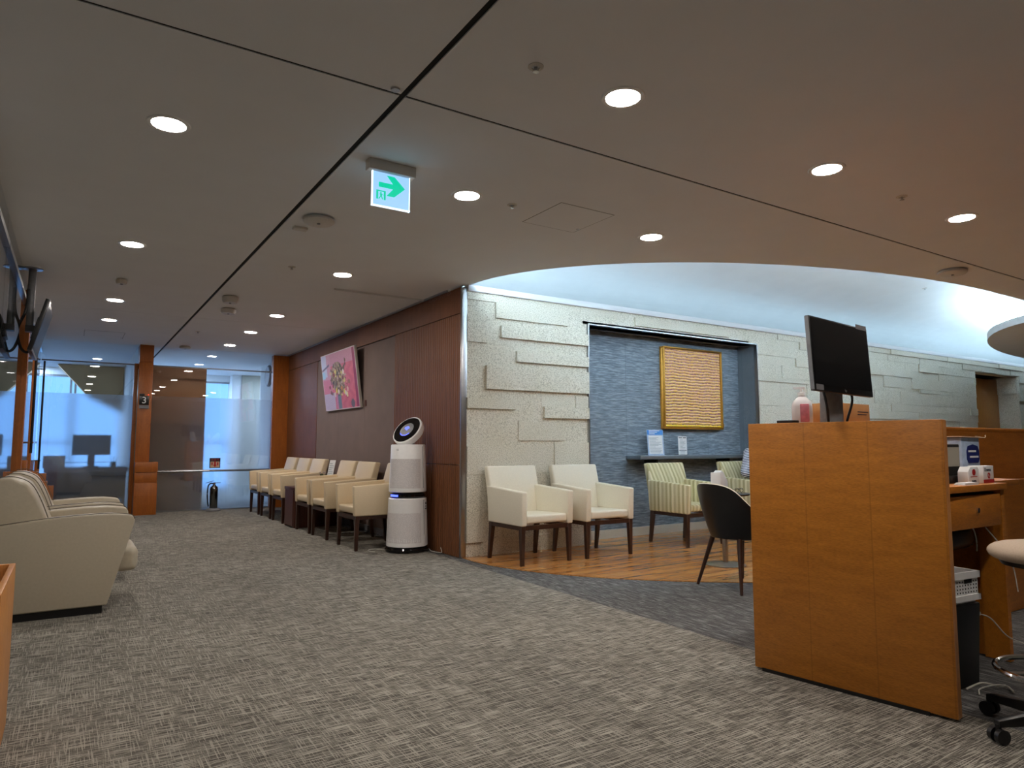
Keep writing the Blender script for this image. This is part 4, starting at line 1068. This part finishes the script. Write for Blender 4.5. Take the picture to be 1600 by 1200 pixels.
bm = B(); bx(bm, -w/2+.01, -w/2+.075, -h/2+.004, -h/2+.03, .0012, .002, MM); obj('sticker', bm, 'grey', bd)
bm = B(); bx(bm, w/2-.12, w/2-.01, h/2-.012, h/2+.012, .0012, .002, MM); obj('sticker', bm, 'grey', bd)
text('maker_mark', 'hp', .018, 'silver', bd, MM @ Matrix.Translation((0,-h/2+.015,.0016)))
bm = B(); bx(bm, -.10, .10, -.10, .10, -.045, -.022, MM); obj('rear_mount', bm, 'black', t, bevel=.004)
bm = B(); hexa(bm, [(-.01,.10,.012),(.15,.10,.012),(.15,.14,.012),(-.01,.14,.012),(-.085,.045,.58),(.055,.045,.58),(.055,.075,.58),(-.085,.075,.58)])
stn = obj('stand_column', bm, 'silver', t, bevel=.004)
bm = B(); bx(bm, -.06, .20, -.06, .20, 0, .012); obj('stand_foot', bm, 'silver', t, bevel=.004)
bm = B(); tube(bm, [(.10,.05,.50),(.11,.03,.42),(.085,.05,.30),(.07,.08,.1),(.08,.1,.03)], .006, 6); tube(bm, [(-.10,.06,.52),(-.13,.03,.46),(-.12,.02,.38),(-.08,.04,.28),(-.06,.06,.1)], .006, 6); obj('cable', bm, 'darkcable', t, smooth=True)
# things on the ledge
LZ = 1.215
t = thing('sanitizer_bottle', 'translucent pump bottle with maroon label standing on the counter ledge', 'bottle', (3.53, 2.40, LZ), -.95)
bm = B(); lathe(bm, [(0,0),(.05,.0),(.056,.008),(.056,.10),(.052,.125),(.03,.15),(.018,.158),(.018,.170),(0,.17)], 32, sy=.75); obj('bottle_body', bm, 'liquid', t, smooth=True)
bm = B(); lathe(bm, [(.02,.165),(.02,.182),(.008,.186),(.006,.205),(.0,.205)], 20); bx(bm, -.045, .018, -.009, .009, .203, .214); obj('pump', bm, 'white', t, smooth=True)
bm = B(); bx(bm, -.012, .036, -.046, -.036, .012, .115); 
obj('label', bm, 'pinklabel', t, bevel=.004)
t = thing('cardboard_box', 'plain brown cardboard box on the counter ledge behind the monitor stand', 'box', (3.88, 2.405, LZ), .05)
bm = B(); bx(bm, -.19, .19, -.10, .09, 0, .125); obj('carton', bm, 'cardboard', t, bevel=.002)
bm = B(); bx(bm, -.19, .19, -.015, .01, .1255, .127); obj('tape', bm, 'cardboard2', t)
bm = B(); bx(bm, .05, .17, -.102, -.1, .075, .08); bx(bm, .05, .15, -.102, -.1, .06, .065); obj('printed_lines', bm, 'ink', t)
bm = B(); lathe(bm, [(.035,0),(.04,.02),(.026,.05),(.012,.075),(0,.082)], 9, (3.80,2.42,LZ+.128)); tag(obj('tissue', bm, 'paper'), 'crumpled white tissue on top of the cardboard box', 'tissue')
bm = B(); bx(bm, 3.375, 3.44, 2.36, 2.46, LZ, LZ+.02); tag(obj('pen_tray', bm, 'black', bevel=.004), 'small black tray on the ledge left of the pump bottle', 'tray')
# things on the desk
DZ_ = .90
t = thing('glove_box', 'open pale blue carton with navy badge on the counter desk', 'box', (4.11, 1.86, DZ_))
bm = B(); bx(bm, -.10, .10, -.075, .20, 0, .235); obj('carton', bm, 'paleblue', t, bevel=.002)
bm = B(); prism(bm, [(-.035,.10),(.075,.10),(.09,.12),(.09,.165),(.075,.19),(.02,.20),(-.035,.19),(-.05,.165),(-.05,.12)], 'y', -.078, -.0755); bdg = obj('navy_badge', bm, 'navy', t)
bm = B(); bx(bm, -.035, .05, -.0795, -.078, .158, .168); bx(bm, -.02, .075, -.0795, -.078, .128, .138); obj('badge_text', bm, 'paper', bdg)
text('carton_text', 'O', .04, 'ink', t, face_mat((-.055,-.0765,.035), (1,0,0), (0,0,1)))
bm = B(); bx(bm, -.13, .12, -.09, .22, .237, .241, Matrix.Rotation(.02, 4, 'Y')); tube(bm, [(.0,-.10,.243),(.06,-.12,.236),(.12,-.10,.25)], .002, 4); obj('open_flap', bm, 'cardboard2', t)
def smallbox(label, x, y, wd, top, rz, txt, dome):
    t = thing('small_carton', label, 'box', (x, y, DZ_), rz); w2 = wd/2
    bm = B()
    if dome: prism(bm, [(-w2,0),(w2,0),(w2,top-.015),(w2-.012,top),(-w2+.025,top),(-w2,top-.025)], 'y', -.02, .03)
    else: prism(bm, [(-w2,0),(w2,0),(w2,top),(-w2,top)], 'y', -.02, .05)
    obj('carton', bm, 'paper', t, bevel=.0015)
    return t
ta = smallbox('small white carton with red round seal standing before the blue carton', 3.885, 1.70, .115, .085, 0, 'rum', True)
bm = B(); cyl(bm, (-.0,-.0205,.058), (-.0,-.0225,.058), .016, seg=20); obj('seal', bm, 'redprint', ta)
bm = B(); bx(bm, -.035, .035, -.0215, -.02, .034, .037); obj('printed_line', bm, 'redprint', ta)
text('carton_text', 'num', .026, 'ink', ta, face_mat((0,-.0207,.014), (1,0,0), (0,0,1)))
tb = smallbox('small white carton with dark red base stripe beside the sealed carton', 4.035, 1.695, .135, .088, .06, 'Dowoo', False)
bm = B(); bx(bm, -.0675, .0675, -.0215, -.02, .0, .018); obj('base_stripe', bm, 'redprint', tb)
text('carton_text', 'Dowoo', .026, 'ink', tb, face_mat((-.01,-.0207,.068), (1,0,0), (0,0,1)))
bm = B(); tube(bm, [(.0+.012*math.cos(k*PI/5), -.021, .038+.013*math.sin(k*PI/5)) for k in range(10)], .003, 5, False, True); obj('seal', bm, 'redprint', tb)
t = thing('desk_terminal', 'small dark grey terminal with pale screen beside the cartons', 'terminal', (3.82, 1.79, DZ_))
bm = B(); bx(bm, -.13, .13, -.02, .01, .04, .20); bd = obj('housing', bm, 'dark', t, bevel=.004)
bm = B(); bx(bm, -.12, .12, -.022, -.02, .085, .185); obj('screen', bm, 'roomgrey', bd)
bm = B(); bx(bm, -.10, .10, -.05, .06, 0, .04); obj('base', bm, 'black', t, bevel=.004)
bm = B(); 
for k in range(3): bx(bm, 3.66+.01*k, 3.80+.005*k, 1.625, 1.675, DZ_+.004*k, DZ_+.004*k+.0035)
tag(obj('paper_stack', bm, 'paper'), 'thin stack of papers on the desk edge before the terminal', 'papers')
# under the desk
t = thing('waste_bin', 'tall black bin on the floor under the counter desk', 'bin', (3.505, 1.73, 0), -.1)
bm = B(); hexa(bm, [(-.09,-.15,0),(.09,-.15,0),(.09,.15,0),(-.09,.15,0),(-.105,-.165,.37),(.105,-.165,.37),(.105,.165,.37),(-.105,.165,.37)]); obj('bin_body', bm, 'black', t, bevel=.01)
t = thing('plastic_basket', 'light grey perforated basket with raised handle stacked on the black bin', 'basket', (3.505, 1.73, .372), -.1)
bm = B()
bx(bm, -.09, .09, -.15, .15, .0, .012)
for q in ((-.105,.105,-.168,-.155),(-.105,.105,.155,.168),(-.105,-.092,-.168,.168),(.092,.105,-.168,.168)):
    bx(bm, *q, .012, .038); bx(bm, *q, .112, .142)
for q in ((-.098,.098,-.160,-.156),(-.098,.098,.156,.160),(-.098,-.094,-.160,.160),(.094,.098,-.160,.160)): bx(bm, *q, .036, .114)
obj('basket_body', bm, 'white', t)
bm = B()
for i in range(9):
    for j in range(4):
        if 3 < i < 7 and j == 3: continue
        cyl(bm, (-.085+.021*i, -.1605, .05+.016*j), (-.085+.021*i, -.1615, .05+.016*j), .004, seg=6)
bx(bm, -.01, .05, -.1615, -.1605, .09, .108); obj('perforations', bm, 'dark', t)
bm = B(); tube(bm, [(.10,.0,.12),(.095,-.01,.165),(.04,-.01,.19),(-.03,-.01,.18),(-.09,-.0,.13)], .005, 6); obj('handle', bm, 'silver', t, smooth=True)
t = thing('black_bag', 'black rounded bag hanging under the desk drawer', 'bag', (3.80, 1.80, .60))
bm = B(); bx(bm, -.18, .15, -.09, .12, -.035, .085); obj('bag_body', bm, 'black', t, bevel=.05, seg=4)
bm = B(); tube(bm, [(.08,-.08,.085),(.14,-.08,.06),(.165,-.08,.0),(.162,-.08,-.05)], .004, 6); obj('strap', bm, 'cable', t, smooth=True)
bm = B(); cyl(bm, (.09,-.089,-.01), (.09,-.093,-.01), .004, seg=8); obj('stud', bm, 'chrome', t)
bm = B(); tube(bm, [(3.42,1.56,.01),(3.50,1.53,.03),(3.58,1.50,.01),(3.62,1.48,.008),(3.56,1.43,.008)], .004, 6); tube(bm, [(3.40,1.50,.008),(3.48,1.53,.008),(3.55,1.50,.02),(3.63,1.49,.008)], .003, 6)
tag(obj('cable_bundle', bm, 'cable', smooth=True), 'pale cables lying on the carpet beneath the desk', 'cable')
bm = B(); tube(bm, [(3.93,1.66,.68),(4.0,1.62,.58),(4.06,1.6,.48),(4.05,1.58,.36)], .003, 6); tag(obj('power_cord', bm, 'cable', smooth=True), 'thin pale cord hanging from the desk drawer behind the stool seat', 'cord')
bm = B(); tube(bm, [(3.66,1.60,.30),(3.74,1.58,.27),(3.82,1.54,.18),(3.98,1.5,.13),(4.2,1.5,.12)], .003, 6); bx(bm, 3.63, 3.67, 1.592, 1.608, .292, .308); tag(obj('power_cord', bm, 'cable', smooth=True), 'thin white plug cord curving beside the black bin', 'cord')
# stool
t = thing('swivel_stool', 'round taupe swivel stool with chrome foot ring at the right edge', 'stool', (3.175, 1.12, 0))
bm = B(); lathe(bm, [(0,.650),(.14,.650),(.17,.653),(.188,.659),(.199,.668),(.205,.680),(.203,.690),(.196,.700),(.182,.709),(.16,.716),(.13,.721),(.08,.725),(0,.727)], 48); obj('seat', bm, 'stoolfabric', t, smooth=True)
bm = B(); lathe(bm, [(0,.635),(.16,.635),(.17,.652),(0,.654)], 32); obj('seat_pan', bm, 'black', t, smooth=True)
bm = B(); cyl(bm, (0,0,.10), (0,0,.65), .022); cyl(bm, (0,0,.08), (0,0,.30), .034); obj('gas_column', bm, 'black', t)
bm = B(); tube(bm, [(.20*math.cos(2*PI*k/40), .20*math.sin(2*PI*k/40), .24) for k in range(40)], .011, 8, False, True); fr = obj('foot_ring', bm, 'chrome', t, smooth=True)
bm = B()
for k in range(3): a = k*2*PI/3+.5; cyl(bm, (.03*math.cos(a), .03*math.sin(a), .24), (.20*math.cos(a), .20*math.sin(a), .24), .008, seg=8)
obj('spoke', bm, 'chrome', fr)
for k in range(5):
    a = k*2*PI/5+2.68
    bm = B(); c_, s_ = math.cos(a), math.sin(a)
    p = Vector((-s_*.02, c_*.02, 0)); q0 = Vector((c_*.03, s_*.03, 0)); q1 = Vector((c_*.27, s_*.27, 0))
    hexa(bm, [tuple(q0-p+Vector((0,0,.06))), tuple(q1-p*.7+Vector((0,0,.058))), tuple(q1+p*.7+Vector((0,0,.058))), tuple(q0+p+Vector((0,0,.06))), tuple(q0-p+Vector((0,0,.115))), tuple(q1-p*.7+Vector((0,0,.082))), tuple(q1+p*.7+Vector((0,0,.082))), tuple(q0+p+Vector((0,0,.115)))])
    lg = obj('base_arm', bm, 'black', t, bevel=.004)
    bm = B(); w0 = Vector((c_*.265, s_*.265, .028)); tv = Vector((-s_, c_, 0))
    cyl(bm, w0-tv*.026, w0-tv*.008, .027, seg=20); cyl(bm, w0+tv*.008, w0+tv*.026, .027, seg=20); cyl(bm, w0+Vector((0,0,.0)), w0+Vector((0,0,.04)), .010, seg=10); obj('caster', bm, 'black', lg, smooth=True)

# --- wooden magazine box at lower left
t = thing('wooden_box', 'open topped light wooden box cut off at the lower left edge', 'box', (0,0,0))
for q in ((-.185,-.165,2.75,3.45),(-.42,-.40,2.75,3.45),(-.40,-.185,3.43,3.45),(-.40,-.185,2.75,2.77)):
    bm = B(); bx(bm, *q, 0, .622); obj('side_board', bm, 'lightwood', t, bevel=.002)
bm = B(); bx(bm, -.40, -.185, 2.77, 3.43, .0, .30); obj('inner_shelf', bm, 'lightwood', t)

# ============================================================ ROOM 3 DESK
t = thing('consulting_desk', 'dark desk behind the frosted glass of room 3', 'desk', (0,0,0))
bm = B(); bx(bm, XL+.1, .80, 12.9, 13.6, .69, .725); obj('desk_top', bm, 'dark', t, bevel=.004)
bm = B(); bx(bm, XL+.1, .80, 12.88, 12.90, .66, .69); obj('steel_edge', bm, 'steel', t)
bm = B(); bx(bm, XL+.14, .78, 13.0, 13.03, .22, .69); obj('modesty_panel', bm, 'dark', t)
for x in (XL+.12, .74):
    bm = B(); bx(bm, x, x+.04, 12.95, 13.5, 0, .69); obj('leg', bm, 'black', t)
t = thing('computer_monitor', 'blurred black monitor seen from behind through the frosted glass', 'monitor', (.285, 13.2, .725))
bm = B(); bx(bm, -.27, .27, -.02, .02, .20, .53); obj('display', bm, 'black', t, bevel=.006)
bm = B(); bx(bm, -.05, .05, -.05, -.02, .02, .42); obj('stand_column', bm, 'grey', t)
bm = B(); bx(bm, -.11, .11, -.10, .10, 0, .02); obj('stand_foot', bm, 'black', t)
t = thing('desk_riser', 'thin wire monitor riser on the desk in room 3', 'riser', (.22, 13.2, .725))
bm = B(); bx(bm, -.32, .34, -.13, -.12, .08, .088); bx(bm, -.32, -.31, -.13, -.12, 0, .08); bx(bm, .33, .34, -.13, -.12, 0, .08); obj('frame', bm, 'black', t)
t = thing('storage_box', 'olive grey box at the left end of the desk in room 3', 'box', (-.22, 13.0, .725))
bm = B(); bx(bm, -.14, .15, -.05, .15, 0, .195); obj('carton', bm, 'roomgrey', t, bevel=.004)
bm = B(); lathe(bm, [(0,-.051),(.045,-.051),(.045,-.0525),(0,-.0525)], 10, mat=Matrix.Translation((-.06,0,.10)) @ Matrix.Rotation(0,4,'X') @ Matrix(((1,0,0,0),(0,0,1,0),(0,1,0,0),(0,0,0,1)))); obj('printed_mark', bm, 'dark', t)
t = thing('pen_holder', 'dark pen holder with pens beside the blurred monitor', 'pen holder', (.60, 13.05, .725))
bm = B(); lathe(bm, [(0,0),(.035,0),(.038,.09),(.034,.09),(.032,.01),(0,.01)], 16); obj('cup', bm, 'black', t)
for k in range(3):
    bm = B(); cyl(bm, (.008*k-.008,0,.02), (.05*k-.05,0.01*k,.17), .004, seg=6); obj('pen', bm, 'redprint' if k == 1 else 'white', t)

# ============================================================ SEATED PERSON (mostly behind the counter)
def skin_mesh(name, verts, edges, m, parent, sub=2):
    me = bpy.data.meshes.new(name); me.from_pydata([v[0] for v in verts], edges, [])
    o = bpy.data.objects.new(name, me); C.objects.link(o)
    sk = o.modifiers.new('skin', 'SKIN'); sk.use_smooth_shade = True
    for i, v in enumerate(verts):
        r = v[1] if isinstance(v[1], tuple) else (v[1], v[1]); me.skin_vertices[0].data[i].radius = r
    me.skin_vertices[0].data[0].use_root = True
    sb = o.modifiers.new('subdivision', 'SUBSURF'); sb.levels = sub; sb.render_levels = sub
    me.materials.append(M[m]); 
    if parent is not None: o.parent = parent
    return o
t = thing('person', 'person in a navy and white striped shirt seated in striped armchair', 'person', (7.23, 5.53, 0))
V = [((0,.02,.53),(.13,.10)), ((0,.03,.68),(.125,.095)), ((0,.05,.86),(.13,.10)), ((0,.05,1.00),(.12,.09)), ((0,.045,1.05),(.055,.05)), ((0,.035,1.105),(.05,.05)),
     ((-.15,.05,1.0),.052), ((-.25,.0,.86),.046), ((-.33,-.01,.735),.042), ((-.19,-.16,.755),.036), ((-.13,-.26,.78),.029), ((-.11,-.30,.785),(.036,.02)),
     ((.15,.05,1.0),.052), ((.205,-.01,.86),.046), ((.22,-.06,.745),.042), ((.19,-.18,.67),.036), ((.13,-.27,.60),.029), ((.11,-.31,.585),(.036,.02)),
     ((-.09,-.02,.535),(.085,.08)), ((-.11,-.40,.53),.062), ((-.11,-.42,.30),.052), ((-.11,-.41,.09),.038), ((-.11,-.52,.05),(.04,.03)),
     ((.09,-.02,.535),(.085,.08)), ((.11,-.40,.53),.062), ((.11,-.42,.30),.052), ((.11,-.41,.09),.038), ((.11,-.52,.05),(.04,.03))]
Eg = [(0,1),(1,2),(2,3),(3,4),(4,5),(3,6),(6,7),(7,8),(8,9),(9,10),(10,11),(3,12),(12,13),(13,14),(14,15),(15,16),(16,17),(0,18),(18,19),(19,20),(20,21),(21,22),(0,23),(23,24),(24,25),(25,26),(26,27)]
body = skin_mesh('body', V, Eg, 'skin', t)
def grow(idx, edges, r):
    mp = {a: i for i, a in enumerate(idx)}
    vs = [(V[a][0], tuple(k+r for k in (V[a][1] if isinstance(V[a][1], tuple) else (V[a][1],)*2))) for a in idx]
    return vs, [(mp[a], mp[b]) for a, b in edges if a in mp and b in mp]
vs, es = grow([0,1,2,3,6,7,8,9,12,13,14,15], Eg, .012); shirt = skin_mesh('shirt', vs, es, 'shirt', t)
vs, es = grow([0,18,19,20,21,23,24,25,26], Eg, .014); skin_mesh('trousers', vs, es, 'trousers', t)
for pair in ((21, 22), (26, 27)):
    vs, es = grow(list(pair), Eg, .010); skin_mesh('shoe', vs, es, 'black', t)
def ell(bm, c, r, seg=24, rings=14):
    vsx = lathe(bm, [(math.sin(PI*i/rings), -math.cos(PI*i/rings)) for i in range(rings+1)], seg)
    bmesh.ops.scale(bm, vec=r, verts=vsx); bmesh.ops.translate(bm, vec=c, verts=vsx)
bm = B(); hc = Vector((0,.01,1.205)); ell(bm, hc, (.074,.092,.112)); ell(bm, hc+Vector((0,-.095,-.01)), (.011,.014,.02)); 
for s in (-1, 1): ell(bm, hc+Vector((s*.076,.01,0)), (.01,.018,.028), 10, 8)
ell(bm, hc+Vector((0,-.055,-.075)), (.036,.034,.03)); hd = obj('head', bm, 'skin', t, smooth=True)
bm = B(); ell(bm, hc+Vector((0,.016,.026)), (.081,.096,.104)); 
bmesh.ops.delete(bm, geom=[f for f in bm.faces if f.calc_center_median().y < -.045+.0 and f.calc_center_median().z < 1.255 or f.calc_center_median().z < 1.16], context='FACES')
obj('hair', bm, 'hair', hd, smooth=True)
for s in (-1, 1):
    bm = B(); ell(bm, hc+Vector((s*.029,-.083,.004)), (.012,.006,.006), 10, 8); e_ = obj('eye', bm, 'white', hd, smooth=True)
    bm = B(); ell(bm, hc+Vector((s*.029,-.089,.004)), (.005,.002,.005), 8, 6); obj('iris', bm, 'black', hd, smooth=True)
bm = B(); ell(bm, hc+Vector((0,-.088,-.052)), (.022,.006,.007), 12, 8); obj('mouth', bm, 'pinklabel', hd, smooth=True)
for side, wr_, dirv in ((-1, Vector((-.11,-.30,.785)), Vector((.35,-.9,.05)).normalized()), (1, Vector((.11,-.31,.585)), Vector((-.25,-.9,-.2)).normalized())):
    lat = dirv.cross(Vector((0,0,1))).normalized(); dn = Vector((0,0,-1))
    vs = [(tuple(wr_), (.03,.016)), (tuple(wr_+dirv*.045), (.034,.014))]; es = [(0,1)]
    for k, L_ in enumerate((.062,.072,.068,.052)):
        o_ = lat*(.026-.0175*k); b0 = wr_+dirv*.065+o_; n0 = len(vs)
        vs += [(tuple(b0), .0095), (tuple(b0+dirv*L_*.5+dn*.006), .0085), (tuple(b0+dirv*L_*.85+dn*.022), .0075)]; es += [(1,n0),(n0,n0+1),(n0+1,n0+2)]
    th0 = wr_+dirv*.02-lat*.030*side; n0 = len(vs)
    vs += [(tuple(th0), .0105), (tuple(th0+dirv*.03-lat*.02*side+dn*.008), .0095), (tuple(th0+dirv*.055-lat*.022*side+dn*.016), .008)]; es += [(0,n0),(n0,n0+1),(n0+1,n0+2)]
    skin_mesh('hand', vs, es, 'skin', body, 1)
